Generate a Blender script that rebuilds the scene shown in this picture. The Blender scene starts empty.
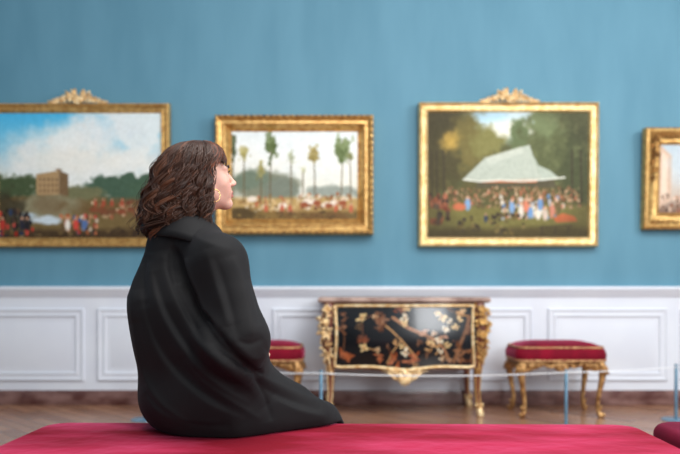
import bpy, bmesh, math, random
import numpy as np
from mathutils import Vector, Matrix

random.seed(7)
RNG = np.random.default_rng(11)
C = bpy.context.scene.collection
PI = math.pi
FPX, CX, HY, H = 726.0, 340.0, 290.0, 0.93      # focal length in px, principal column, horizon row, eye height


def wx(px, Y): return (px - CX) / FPX * Y
def wz(py, Y): return H - (py - HY) / FPX * Y


def srgb(r, g, b):
    def f(c):
        c /= 255.0
        return c / 12.92 if c <= 0.04045 else ((c + 0.055) / 1.055) ** 2.4
    return (f(r), f(g), f(b), 1.0)


# ------------------------------------------------------------------ materials
def new_mat(name):
    m = bpy.data.materials.new(name)
    m.use_nodes = True
    nt = m.node_tree
    b = nt.nodes['Principled BSDF']
    return m, nt, b


def nd(nt, kind, **kw):
    n = nt.nodes.new(kind)
    for k, v in kw.items():
        if k in n.inputs: n.inputs[k].default_value = v
        else: setattr(n, k, v)
    return n


def mat(name, c1, c2=None, scale=8, rough=0.5, metal=0.0, stretch=(1, 1, 1), bump=0.0, bscale=60, bdist=0.004,
        lo=0.35, hi=0.65, sheen=0, sheen_tint=(1, 1, 1, 1), sheen_rough=0.3, spec=0.5, detail=4, coat=0, sss=0, attr=None, bstretch=None, nap=False):
    m, nt, b = new_mat(name)
    L = nt.links.new
    b.inputs['Roughness'].default_value = rough
    b.inputs['Metallic'].default_value = metal
    b.inputs['Specular IOR Level'].default_value = spec
    b.inputs['Sheen Weight'].default_value = sheen
    b.inputs['Sheen Tint'].default_value = sheen_tint
    b.inputs['Sheen Roughness'].default_value = sheen_rough
    b.inputs['Coat Weight'].default_value = coat
    b.inputs['Coat Roughness'].default_value = 0.08
    if sss:
        b.inputs['Subsurface Weight'].default_value = sss
        b.inputs['Subsurface Radius'].default_value = (0.012, 0.005, 0.003)
        b.inputs['Subsurface Scale'].default_value = 0.6
    tc = nd(nt, 'ShaderNodeTexCoord')
    mp = nd(nt, 'ShaderNodeMapping'); mp.inputs['Scale'].default_value = stretch
    L(tc.outputs['Object'], mp.inputs['Vector'])
    nz = nd(nt, 'ShaderNodeTexNoise', Scale=scale, Detail=detail)
    L(mp.outputs['Vector'], nz.inputs['Vector'])
    mr = nd(nt, 'ShaderNodeMapRange')
    mr.inputs['From Min'].default_value = lo; mr.inputs['From Max'].default_value = hi
    L(nz.outputs['Fac'], mr.inputs['Value'])
    mx = nd(nt, 'ShaderNodeMix', data_type='RGBA')
    mx.inputs[6].default_value = c1
    mx.inputs[7].default_value = c2 or c1
    L(mr.outputs['Result'], mx.inputs[0])
    out = mx.outputs[2]
    if nap:      # pile brushed one way or the other takes more or less sheen
        m3 = nd(nt, 'ShaderNodeMapRange')
        m3.inputs['From Min'].default_value = lo; m3.inputs['From Max'].default_value = hi
        m3.inputs['To Min'].default_value = sheen * .2; m3.inputs['To Max'].default_value = sheen * 2.4
        L(nz.outputs['Fac'], m3.inputs['Value']); L(m3.outputs['Result'], b.inputs['Sheen Weight'])
    if attr:
        at = nd(nt, 'ShaderNodeAttribute', attribute_name=attr)
        mu = nd(nt, 'ShaderNodeMix', data_type='RGBA', blend_type='MULTIPLY')
        mu.inputs[0].default_value = 1.0
        L(at.outputs['Color'], mu.inputs[6]); L(out, mu.inputs[7])
        out = mu.outputs[2]
    L(out, b.inputs['Base Color'])
    if bump:
        n2 = nd(nt, 'ShaderNodeTexNoise', Scale=bscale, Detail=3)
        if bstretch:
            m2 = nd(nt, 'ShaderNodeMapping'); m2.inputs['Scale'].default_value = bstretch
            L(tc.outputs['Object'], m2.inputs['Vector']); L(m2.outputs['Vector'], n2.inputs['Vector'])
        else:
            L(tc.outputs['Object'], n2.inputs['Vector'])
        bp = nd(nt, 'ShaderNodeBump', Strength=bump, Distance=bdist)
        L(n2.outputs['Fac'], bp.inputs['Height']); L(bp.outputs['Normal'], b.inputs['Normal'])
    return m


WHITE = (1, 1, 1, 1)
M = {}
M['wall'] = mat('blue_wall_paint', srgb(87, 135, 156), srgb(94, 142, 163), 5, 0.6, stretch=(1, 1, .25), bump=.05, bscale=90, spec=.3)
M['white'] = mat('white_paint', srgb(213, 218, 228), srgb(219, 224, 232), 3, 0.45, spec=.4)
M['gold'] = mat('gilt', srgb(226, 188, 120), srgb(184, 138, 78), 28, .38, .72, bump=.3, bscale=70, bdist=.006)
M['gold_bright'] = mat('bright_gilt', srgb(240, 212, 156), srgb(210, 170, 108), 24, .34, .7, bump=.35, bscale=80, bdist=.005)
M['gold_dark'] = mat('aged_gilt', srgb(186, 140, 80), srgb(104, 70, 36), 30, .42, .7, bump=.6, bscale=70, bdist=.006)
M['gold_pale'] = mat('pale_gilt', srgb(250, 230, 184), srgb(206, 160, 100), 36, .36, .45, bump=.3, bscale=60, bdist=.004)
M['gilt_wood'] = mat('gilded_wood', srgb(214, 170, 112), srgb(128, 84, 44), 30, .42, .6, bump=.4, bscale=70, bdist=.005)
M['velvet'] = mat('crimson_velvet', srgb(118, 4, 25), srgb(160, 12, 50), 2.1, .8, stretch=(.55, 1.5, 1), sheen=.3, sheen_tint=srgb(255, 120, 165),
                  sheen_rough=.38, bump=.6, bscale=7, bdist=.02, spec=.15, lo=.42, hi=.6, detail=9, nap=True)
M['velvet_dark'] = mat('wine_velvet', srgb(104, 6, 36), srgb(80, 3, 28), 4, .85, sheen=.15, sheen_tint=srgb(235, 100, 150), sheen_rough=.45,
                       bump=.3, bscale=30, bdist=.003, spec=.15)
M['velvet_stool'] = mat('stool_velvet', srgb(128, 9, 36), srgb(94, 5, 26), 7, .8, sheen=.45, sheen_tint=srgb(255, 120, 165), sheen_rough=.4, spec=.15,
                        bump=.2, bscale=50, bdist=.003)
M['braid'] = mat('gold_braid', srgb(214, 172, 120), srgb(150, 96, 66), 60, .6, .3, bump=.5, bscale=120)
M['wood'] = mat('red_veneer', srgb(120, 62, 42), srgb(84, 40, 28), 12, .3, stretch=(4, 4, .6), coat=.4)
M['marble_top'] = mat('brown_marble', srgb(124, 96, 86), srgb(176, 150, 138), 9, .18, detail=8)
M['marble_red'] = mat('red_marble', srgb(84, 50, 46), srgb(134, 102, 96), 9, .25, detail=9, stretch=(.6, 1, 1.4))
M['steel'] = mat('blue_steel', srgb(112, 148, 170), srgb(92, 126, 150), 20, .35, .5)
M['cord'] = mat('white_elastic', srgb(238, 240, 242), srgb(222, 226, 232), 200, .6)
M['paper'] = mat('white_paper', srgb(236, 234, 232), srgb(226, 224, 222), 40, .7)
M['coat'] = mat('black_wool', srgb(17, 16, 17), srgb(11, 11, 13), 6, .75, sheen=.05, sheen_tint=srgb(170, 172, 185), sheen_rough=.5, spec=.25,
                bump=.25, bscale=420, bdist=.001)
M['trouser'] = mat('dark_cloth', srgb(34, 36, 44), srgb(26, 28, 36), 9, .85)
M['shoe'] = mat('black_leather', srgb(24, 22, 22), srgb(16, 15, 16), 12, .4)
M['sole'] = mat('shoe_rubber', srgb(40, 38, 38), srgb(30, 29, 29), 12, .7)
M['skin'] = mat('skin', WHITE, (.93, .9, .9, 1), 30, .5, attr='col', sss=.25, spec=.35)
M['hair'] = mat('brown_hair', WHITE, (.75, .7, .66, 1), 40, .36, attr='col', spec=.26)
M['brow'] = mat('brow_hair', srgb(58, 38, 30), srgb(40, 26, 20), 60, .6)
M['eyewhite'] = mat('eye_white', srgb(235, 230, 228), srgb(228, 222, 220), 20, .2)
M['iris'] = mat('brown_iris', srgb(62, 40, 26), srgb(40, 24, 14), 200, .15)
M['earring'] = mat('earring_gold', srgb(226, 190, 128), srgb(206, 164, 100), 50, .25, .9)
M['bench_base'] = mat('dark_bench_wood', srgb(50, 32, 26), srgb(36, 22, 18), 10, .5, stretch=(1, 1, 6))
M['canvas'] = mat('oil_paint', WHITE, (.93, .93, .92, 1), 40, .5, attr='col', bump=.12, bscale=160, bdist=.002, spec=.22)
M['lacquer'] = mat('black_lacquer', WHITE, (.9, .9, .9, 1), 30, .2, attr='col', spec=.4, coat=.25)


def floor_material():
    m, nt, b = new_mat('oak_parquet')
    L = nt.links.new
    tc = nd(nt, 'ShaderNodeTexCoord')
    mp = nd(nt, 'ShaderNodeMapping'); mp.inputs['Rotation'].default_value = (0, 0, PI / 4)
    L(tc.outputs['Object'], mp.inputs['Vector'])
    br = nd(nt, 'ShaderNodeTexBrick')
    br.inputs['Color1'].default_value = srgb(172, 128, 100)
    br.inputs['Color2'].default_value = srgb(142, 100, 78)
    br.inputs['Mortar'].default_value = srgb(84, 56, 44)
    br.inputs['Scale'].default_value = 1.0
    br.inputs['Mortar Size'].default_value = .004
    br.inputs['Brick Width'].default_value = .62
    br.inputs['Row Height'].default_value = .105
    L(mp.outputs['Vector'], br.inputs['Vector'])
    nz = nd(nt, 'ShaderNodeTexNoise', Scale=9, Detail=6)
    m2 = nd(nt, 'ShaderNodeMapping'); m2.inputs['Scale'].default_value = (.4, 5, 1); m2.inputs['Rotation'].default_value = (0, 0, PI / 4)
    L(tc.outputs['Object'], m2.inputs['Vector']); L(m2.outputs['Vector'], nz.inputs['Vector'])
    mx = nd(nt, 'ShaderNodeMix', data_type='RGBA', blend_type='MULTIPLY'); mx.inputs[0].default_value = .35
    L(br.outputs['Color'], mx.inputs[6]); L(nz.outputs['Color'], mx.inputs[7])
    L(mx.outputs[2], b.inputs['Base Color'])
    b.inputs['Roughness'].default_value = .27
    bp = nd(nt, 'ShaderNodeBump', Strength=.1, Distance=.003)
    L(nz.outputs['Fac'], bp.inputs['Height']); L(bp.outputs['Normal'], b.inputs['Normal'])
    return m


M['floor'] = floor_material()


# ------------------------------------------------------------------ object helpers
def thing(name, label, cat, loc, rot=(0, 0, 0), group=None):
    o = bpy.data.objects.new(name, None)
    C.objects.link(o)
    o.location = loc; o.rotation_euler = rot
    o.empty_display_size = .1
    o['label'] = label; o['category'] = cat
    if group: o['group'] = group
    return o


def link(name, me, material, parent=None, smooth=True, angle=40):
    me.materials.append(material)
    if smooth:
        me.polygons.foreach_set('use_smooth', [True] * len(me.polygons))
        if angle: me.set_sharp_from_angle(angle=math.radians(angle))
    o = bpy.data.objects.new(name, me)
    C.objects.link(o)
    if parent: o.parent = parent
    return o


def obj(name, bm, material, parent=None, smooth=True, angle=40, recalc=True):
    if recalc: bmesh.ops.recalc_face_normals(bm, faces=bm.faces)
    me = bpy.data.meshes.new(name)
    bm.to_mesh(me); bm.free()
    return link(name, me, material, parent, smooth, angle)


def np_mesh(name, V, F, material, parent=None, col=None, angle=None):
    me = bpy.data.meshes.new(name)
    V = np.asarray(V, np.float32); F = np.asarray(F, np.int32)
    k = F.shape[1]
    me.vertices.add(len(V)); me.vertices.foreach_set('co', V.ravel())
    me.loops.add(F.size); me.loops.foreach_set('vertex_index', F.ravel())
    me.polygons.add(len(F)); me.polygons.foreach_set('loop_start', np.arange(0, F.size, k, dtype=np.int32))
    me.update(calc_edges=True); me.validate()
    if col is not None:
        a = me.color_attributes.new('col', 'FLOAT_COLOR', 'POINT')
        c4 = np.ones((len(V), 4), np.float32); c4[:, :3] = col
        a.data.foreach_set('color', c4.ravel())
    return link(name, me, material, parent, True, angle)


def struct(o):
    o['kind'] = 'structure'
    return o


def dup(root, loc, label):
    r = root.copy(); C.objects.link(r); r.location = loc; r['label'] = label
    for ch in list(root.children):
        c = ch.copy(); C.objects.link(c); c.parent = r
        for g in list(ch.children):
            d = g.copy(); C.objects.link(d); d.parent = c
    return r


def box(bm, x0, x1, y0, y1, z0, z1, bev=0, seg=2):
    r = bmesh.ops.create_cube(bm, size=1)
    vs = r['verts']
    for v in vs:
        v.co = Vector((x0 + (v.co.x + .5) * (x1 - x0), y0 + (v.co.y + .5) * (y1 - y0), z0 + (v.co.z + .5) * (z1 - z0)))
    if bev:
        es = list({e for v in vs for e in v.link_edges})
        bmesh.ops.bevel(bm, geom=es, offset=bev, segments=seg, affect='EDGES', profile=.5)


def tube(bm, pts, rads, n=10, cap=True, flat=None):
    """swept tube through pts; rads may be a number or a list; flat=(axis, factor) squeezes the section"""
    pts = [Vector(p) for p in pts]
    if not hasattr(rads, '__len__'): rads = [rads] * len(pts)
    rings = []
    t0 = (pts[1] - pts[0]).normalized()
    up = Vector((0, 0, 1)) if abs(t0.z) < .9 else Vector((0, 1, 0))
    nrm = (up - t0 * up.dot(t0)).normalized()
    for i, p in enumerate(pts):
        if i == 0: t = pts[1] - pts[0]
        elif i == len(pts) - 1: t = pts[-1] - pts[-2]
        else: t = pts[i + 1] - pts[i - 1]
        t.normalize()
        nrm = (nrm - t * nrm.dot(t)).normalized()
        bn = t.cross(nrm)
        ring = []
        for k in range(n):
            a = 2 * PI * k / n
            d = nrm * math.cos(a) + bn * math.sin(a)
            ring.append(bm.verts.new(p + d * rads[i]))
        rings.append(ring)
    for a, b in zip(rings, rings[1:]):
        for k in range(n):
            bm.faces.new((a[k], a[(k + 1) % n], b[(k + 1) % n], b[k]))
    if cap:
        bm.faces.new(rings[0]); bm.faces.new(rings[-1])


def smooth_path(keys, n):
    """Catmull-Rom resampling of key tuples of any width"""
    K = np.array(keys, float)
    out = []
    for t in np.linspace(0, len(K) - 1, n):
        i = min(int(t), len(K) - 2); u = t - i
        p0 = K[max(i - 1, 0)]; p1 = K[i]; p2 = K[i + 1]; p3 = K[min(i + 2, len(K) - 1)]
        out.append(.5 * (2 * p1 + (p2 - p0) * u + (2 * p0 - 5 * p1 + 4 * p2 - p3) * u * u + (3 * p1 - p0 - 3 * p2 + p3) * u ** 3))
    return np.array(out)


_ico = None
def blob(bm, c, r, rot=None, sub=2):
    """ellipsoid with radii r at c"""
    if not hasattr(r, '__len__'): r = (r, r, r)
    mtx = Matrix.Translation(Vector(c)) @ (rot.to_4x4() if rot else Matrix.Identity(4)) @ Matrix.Diagonal((*r, 1))
    bmesh.ops.create_icosphere(bm, subdivisions=sub, radius=1, matrix=mtx)


def petal(bm, base, direction, length, width, thick=.35, sub=2):
    d = Vector(direction).normalized()
    q = Vector((1, 0, 0)).rotation_difference(d).to_matrix()
    c = Vector(base) + d * length * .5
    blob(bm, c, (length * .55, width * .5, width * thick), q, sub)


def rosette(bm, c, r, n=6, tilt=.5, face=Vector((0, -1, 0))):
    c = Vector(c)
    for k in range(n):
        a = 2 * PI * k / n + random.random() * .4
        d = Vector((math.cos(a), -tilt, math.sin(a)))
        petal(bm, c, d, r, r * .62, .4, 2)
    blob(bm, c + face * r * .35, r * .26, sub=2)


def acanthus(bm, p0, p1, width, out=.012, n=6):
    """a leaf spray from p0 to p1 lying on a surface that faces -y"""
    p0 = Vector(p0); p1 = Vector(p1)
    ax = (p1 - p0)
    side = Vector((ax.z, 0, -ax.x)).normalized()
    for i in range(n):
        t = (i + .3) / n
        b = p0 + ax * t
        w = width * (1 - .6 * t)
        for s in (-1, 1):
            petal(bm, b, ax.normalized() * .7 + side * s * .9 + Vector((0, -out * 12, 0)), w, w * .45, .4, 1)
    tube(bm, [p0 + Vector((0, -out * .5, 0)), (p0 + p1) / 2 + Vector((0, -out, 0)), p1], [width * .16, width * .12, width * .04], 6)


def ring_sweep(bm, w, h, prof, x0=0, z0=0):
    """mitred rectangular frame; prof = [(inward, depth towards -y)]"""
    rings = []
    for u, d in prof:
        a, b = w / 2 - u, h / 2 - u
        rings.append([bm.verts.new((x0 + sx * a, -d, z0 + sz * b)) for sx, sz in ((-1, -1), (1, -1), (1, 1), (-1, 1))])
    for r0, r1 in zip(rings, rings[1:]):
        for k in range(4):
            bm.faces.new((r0[k], r0[(k + 1) % 4], r1[(k + 1) % 4], r1[k]))
    return rings


# ------------------------------------------------------------------ painting helper (pigment laid on canvas)
def lin(c):
    c = np.asarray(c, float) / 255.0
    return np.where(c <= .04045, c / 12.92, ((c + .055) / 1.055) ** 2.4)


class Painter:
    def __init__(s, x0, x1, y0, y1, res=2.4, seed=1):
        s.x0, s.x1, s.y0, s.y1 = x0, x1, y0, y1
        s.nx = int((x1 - x0) * res); s.ny = int((y1 - y0) * res)
        s.X, s.Y = np.meshgrid(np.linspace(x0, x1, s.nx), np.linspace(y0, y1, s.ny))
        s.A = np.zeros((s.ny, s.nx, 3))
        s.r = np.random.default_rng(seed)

    def noise(s, sc, octs=4, sx=1.0, seed=None):
        r = np.random.default_rng(seed) if seed is not None else s.r
        out = np.zeros_like(s.X); amp = 1; tot = 0
        for o in range(octs):
            f = 2 ** o / sc
            u = (s.X - s.x0) * f * sx + 3; v = (s.Y - s.y0) * f + 3
            G = r.random((int(v.max()) + 3, int(u.max()) + 3))
            i, j = v.astype(int), u.astype(int)
            a, b = v - i, u - j
            a = a * a * (3 - 2 * a); b = b * b * (3 - 2 * b)
            out += amp * ((G[i, j] * (1 - b) + G[i, j + 1] * b) * (1 - a) + (G[i + 1, j] * (1 - b) + G[i + 1, j + 1] * b) * a)
            tot += amp; amp *= .55
        return out / tot

    def mixin(s, mask, col):
        m = np.clip(mask, 0, 1)[..., None]
        s.A = s.A * (1 - m) + np.asarray(col, float) * m

    def vgrad(s, stops):
        ys = [p[0] for p in stops]
        for c in range(3):
            s.A[..., c] = np.interp(s.Y, ys, [p[1][c] for p in stops])

    def ell(s, cx, cy, rx, ry, col, soft=.25, rough=0.0, nsc=5, rot=0, alpha=1):
        dx, dy = s.X - cx, s.Y - cy
        c, n = math.cos(rot), math.sin(rot)
        d = np.sqrt(((dx * c + dy * n) / rx) ** 2 + ((-dx * n + dy * c) / ry) ** 2)
        if rough: d = d + rough * (s.noise(nsc, 3) - .5) * 2
        s.mixin(np.clip((1 - d) / soft + .5, 0, 1) * alpha, col)

    def poly(s, pts, col, soft=.6, alpha=1):
        """convex polygon, clockwise in picture coordinates"""
        d = np.full_like(s.X, 1e9)
        n = len(pts)
        for i in range(n):
            (ax, ay), (bx, by) = pts[i], pts[(i + 1) % n]
            L = math.hypot(bx - ax, by - ay)
            d = np.minimum(d, ((bx - ax) * (s.Y - ay) - (by - ay) * (s.X - ax)) / L)
        s.mixin(np.clip(d / soft + .5, 0, 1) * alpha, col)

    def line(s, pts, w, col, soft=.5, alpha=1):
        d = np.full_like(s.X, 1e9)
        for (ax, ay), (bx, by) in zip(pts, pts[1:]):
            ux, uy = bx - ax, by - ay
            t = np.clip(((s.X - ax) * ux + (s.Y - ay) * uy) / (ux * ux + uy * uy + 1e-9), 0, 1)
            d = np.minimum(d, np.hypot(s.X - ax - t * ux, s.Y - ay - t * uy))
        s.mixin(np.clip((w - d) / soft + .5, 0, 1) * alpha, col)

    def dabs(s, n, xr, yr, sz, cols, tall=1.6, jit=25):
        for _ in range(n):
            x, y = s.r.uniform(*xr), s.r.uniform(*yr)
            k = s.r.uniform(.6, 1.2) * sz
            c = np.clip(np.array(cols[s.r.integers(len(cols))]) + s.r.normal(0, jit * .4), 5, 255)
            # only touch the neighbourhood of the dab
            i0 = np.searchsorted(s.Y[:, 0], y - 3 * k * tall); i1 = np.searchsorted(s.Y[:, 0], y + 3 * k * tall)
            j0 = np.searchsorted(s.X[0], x - 3 * k); j1 = np.searchsorted(s.X[0], x + 3 * k)
            if i1 <= i0 or j1 <= j0: continue
            d = np.hypot((s.X[i0:i1, j0:j1] - x) / k, (s.Y[i0:i1, j0:j1] - y) / (k * tall))
            m = np.clip((1 - d) / .4 + .5, 0, 1)[..., None]
            s.A[i0:i1, j0:j1] = s.A[i0:i1, j0:j1] * (1 - m) + c * m

    def person(s, x, y, h, coat, head=(196, 150, 120)):
        s.ell(x, y - h * .4, h * .2, h * .42, coat, .5)
        s.ell(x, y - h * .88, h * .11, h * .12, head, .6)

    def grain(s, amt=7, sc=2.2):
        n = (s.noise(sc, 3) - .5) * 2 * amt
        s.A = np.clip(s.A + n[..., None], 4, 252)

    def mesh(s, name, fn, material, parent):
        """fn(u, v) gives the point for u in 0..1 left to right and v in 0..1 top to bottom"""
        u = np.linspace(0, 1, s.nx); v = np.linspace(0, 1, s.ny)
        U, Vv = np.meshgrid(u, v)
        P = fn(U, Vv)
        V = np.stack(P, -1).reshape(-1, 3)
        idx = np.arange(s.nx * s.ny).reshape(s.ny, s.nx)
        F = np.stack([idx[1:, :-1], idx[1:, 1:], idx[:-1, 1:], idx[:-1, :-1]], -1).reshape(-1, 4)
        return np_mesh(name, V, F, material, parent, lin(s.A).reshape(-1, 3))


# ------------------------------------------------------------------ distance-field modelling helper
class Field:
    def __init__(s, lo, hi, h):
        s.lo = np.array(lo, float); s.h = h
        s.n = np.ceil((np.array(hi) - s.lo) / h).astype(int) + 1
        s.F = np.full(s.n, .5, np.float32)

    def sub(s, lo, hi):
        i0 = np.clip(np.floor((np.array(lo) - s.lo) / s.h).astype(int), 0, s.n)
        i1 = np.clip(np.ceil((np.array(hi) - s.lo) / s.h).astype(int) + 1, 0, s.n)
        sl = tuple(slice(a, b) for a, b in zip(i0, i1))
        ax = [(s.lo[k] + s.h * np.arange(i0[k], i1[k])).astype(np.float32) for k in range(3)]
        return sl, np.meshgrid(*ax, indexing='ij')

    def _min(s, sl, d, k):
        f = s.F[sl]
        if k > 0:
            hh = np.maximum(k - np.abs(f - d), 0) / k
            s.F[sl] = np.minimum(f, d) - hh * hh * k * .25
        else:
            s.F[sl] = np.minimum(f, d)

    def _max(s, sl, d, k):
        f = s.F[sl]
        hh = np.maximum(k - np.abs(f - d), 0) / max(k, 1e-6)
        s.F[sl] = np.maximum(f, d) + hh * hh * k * .25

    def _cone_d(s, G, a, b, ra, rb):
        ab = b - a; L = float(ab @ ab) + 1e-12
        px, py, pz = G[0] - a[0], G[1] - a[1], G[2] - a[2]
        t = np.clip((px * ab[0] + py * ab[1] + pz * ab[2]) / L, 0, 1)
        return np.sqrt((px - t * ab[0]) ** 2 + (py - t * ab[1]) ** 2 + (pz - t * ab[2]) ** 2) - (ra + t * (rb - ra))

    def cone(s, a, b, ra, rb, k=.02, cut=False):
        a, b = np.array(a, float), np.array(b, float)
        pad = max(ra, rb) + k + 4 * s.h
        sl, G = s.sub(np.minimum(a, b) - pad, np.maximum(a, b) + pad)
        if G[0].size == 0: return
        d = s._cone_d(G, a, b, ra, rb).astype(np.float32)
        s._max(sl, -d, k) if cut else s._min(sl, d, k)

    def path(s, pts, rads, k=.01, cut=False):
        for (a, b), (ra, rb) in zip(zip(pts, pts[1:]), zip(rads, rads[1:])):
            s.cone(a, b, ra, rb, k, cut)

    def ell(s, c, r, R=None, k=.02, cut=False):
        c = np.array(c, float); r = np.array(r, float)
        R = np.eye(3) if R is None else R          # columns are the ellipsoid's axes
        ext = np.sqrt(((R * r) ** 2).sum(1))
        pad = k + 4 * s.h
        sl, G = s.sub(c - ext - pad, c + ext + pad)
        if G[0].size == 0: return
        p = [G[i] - c[i] for i in range(3)]
        q = [sum(R[i, j] * p[i] for i in range(3)) for j in range(3)]
        k0 = np.sqrt(sum((q[j] / r[j]) ** 2 for j in range(3))) + 1e-6
        k1 = np.sqrt(sum((q[j] / r[j] ** 2) ** 2 for j in range(3))) + 1e-6
        d = (k0 * (k0 - 1) / k1).astype(np.float32)
        s._max(sl, -d, k) if cut else s._min(sl, d, k)

    def sample(s, p):
        i = np.round((np.asarray(p) - s.lo) / s.h).astype(int)
        if (i < 0).any() or (i >= s.n).any(): return .5
        return float(s.F[tuple(i)])

    def mesh(s):
        F = s.F; S = F < 0
        c = np.zeros(tuple(np.array(F.shape) - 1), np.uint8)
        for dx in (0, 1):
            for dy in (0, 1):
                for dz in (0, 1):
                    c += S[dx:F.shape[0] - 1 + dx, dy:F.shape[1] - 1 + dy, dz:F.shape[2] - 1 + dz]
        act = np.argwhere((c > 0) & (c < 8))
        acc = np.zeros((len(act), 3)); cnt = np.zeros(len(act))
        corners = [np.array((i, j, k)) for i in (0, 1) for j in (0, 1) for k in (0, 1)]
        for a in corners:
            for b in corners:
                if (b - a).sum() == 1 and np.abs(b - a).sum() == 1 and (b >= a).all():
                    v0 = F[tuple((act + a).T)].astype(float); v1 = F[tuple((act + b).T)].astype(float)
                    x = (v0 < 0) != (v1 < 0)
                    t = np.where(x, v0 / np.where(x, v0 - v1, 1), 0)
                    acc += np.where(x[:, None], a + t[:, None] * (b - a), 0); cnt += x
        V = s.lo + s.h * (act + acc / cnt[:, None])
        idx = np.full(c.shape, -1, np.int32); idx[tuple(act.T)] = np.arange(len(act))
        Q = []
        for ax in range(3):
            s0 = [slice(1, -1)] * 3; s1 = [slice(1, -1)] * 3
            s0[ax] = slice(0, -1); s1[ax] = slice(1, None)
            a, b = S[tuple(s0)], S[tuple(s1)]
            e = np.argwhere(a != b)
            if not len(e): continue
            fl = a[tuple(e.T)]
            off = np.ones(3, int); off[ax] = 0
            e = e + off
            u, v = [(1, 2), (2, 0), (0, 1)][ax]
            du = np.zeros(3, int); du[u] = 1
            dv = np.zeros(3, int); dv[v] = 1
            q = np.stack([idx[tuple((e - du - dv).T)], idx[tuple((e - dv).T)], idx[tuple(e.T)], idx[tuple((e - du).T)]], 1)
            q[~fl] = q[~fl][:, ::-1]
            Q.append(q)
        return V, np.concatenate(Q)


def relax(V, F, it=2, w=.5):
    n = len(V)
    E = np.concatenate([F[:, [0, 1]], F[:, [1, 2]], F[:, [2, 3]], F[:, [3, 0]]])
    E = np.concatenate([E, E[:, ::-1]])
    cnt = np.bincount(E[:, 0], minlength=n)[:, None]
    for _ in range(it):
        S = np.stack([np.bincount(E[:, 0], weights=V[E[:, 1], k], minlength=n) for k in range(3)], 1)
        V = V * (1 - w) + w * S / np.maximum(cnt, 1)
    return V


# ================================================================== ROOM
WY = 5.9
XL, XR = -4.6, 4.6
bm = bmesh.new(); box(bm, XL, XR, -1.5, WY + .2, -.1, 0)
struct(obj('floor', bm, M['floor'], smooth=False))
bm = bmesh.new(); box(bm, XL, XR, WY, WY + .2, 0, 4.2)
struct(obj('wall_back', bm, M['wall'], smooth=False))

for nm, xa in (('left', XL), ('right', XR)):
    sg = -1 if xa < 0 else 1
    bm = bmesh.new(); box(bm, min(xa, xa + sg * .2), max(xa, xa + sg * .2), -1.5, WY + .2, 0, 4.2)
    struct(obj('wall_' + nm, bm, M['wall'], smooth=False))
    bm = bmesh.new(); box(bm, min(xa, xa - sg * .03), max(xa, xa - sg * .03), -1.5, WY - .03, 0, wz(389.8, WY), .004)
    struct(obj('baseboard_' + nm, bm, M['marble_red']))
    bm = bmesh.new()
    box(bm, min(xa, xa - sg * .02), max(xa, xa - sg * .02), -1.5, WY - .02, wz(389.8, WY), wz(286.5, WY) - .02)
    box(bm, min(xa, xa - sg * .06), max(xa, xa - sg * .06), -1.5, WY - .06, wz(286.5, WY) - .05, wz(286.5, WY), .012)
    box(bm, min(xa, xa - sg * .035), max(xa, xa - sg * .035), -1.5, WY - .04, wz(286.5, WY) - .085, wz(286.5, WY) - .05, .006)
    struct(obj('trim_%d' % (11 if sg < 0 else 12), bm, M['white'], angle=25))
# red marble baseboard
zb = wz(389.8, WY)
bm = bmesh.new(); box(bm, XL, XR, WY - .03, WY, 0, zb, .004)
struct(obj('baseboard_back', bm, M['marble_red']))
# white wainscot: flat field + moulded dado rail
zc = wz(286.5, WY)
bm = bmesh.new()
box(bm, XL, XR, WY - .02, WY, zb, zc - .02)
prof = [(0, zc), (.055, zc), (.062, zc - .008), (.062, zc - .026), (.05, zc - .036), (.047, zc - .048), (.04, zc - .056), (.034, zc - .074),
        (.028, zc - .084), (.02, zc - .086), (0, zc - .086)]
for xa in ((XL, XR),):
    r0 = [bm.verts.new((xa[0], WY - d, z)) for d, z in prof]
    r1 = [bm.verts.new((xa[1], WY - d, z)) for d, z in prof]
    for k in range(len(prof) - 1): bm.faces.new((r0[k], r0[k + 1], r1[k + 1], r1[k]))
    bm.faces.new(r0); bm.faces.new(r1)
struct(obj('trim_1', bm, M['white'], angle=25))
panels = [(-150, 85.3), (98.8, 259), (273, 531.5), (547, 666), (679, 840)]
pz0, pz1 = wz(380.3, WY), wz(308.5, WY)
for i, (a, b) in enumerate(panels):
    x0, x1 = wx(a, WY), wx(b, WY)
    bm = bmesh.new()
    pr = [(0, 0), (0, .013), (.006, .019), (.014, .019), (.02, .012), (.045, .010), (.056, .016), (.063, .014), (.07, .003), (.10, .003), (.11, .006)]
    rr = ring_sweep(bm, x1 - x0, pz1 - pz0, pr, (x0 + x1) / 2, (pz0 + pz1) / 2)
    bm.faces.new(rr[-1]); bm.faces.new(rr[0])
    bmesh.ops.translate(bm, verts=bm.verts, vec=(0, WY - .02, 0))
    struct(obj('trim_%d' % (i + 2), bm, M['white'], angle=25))


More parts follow.
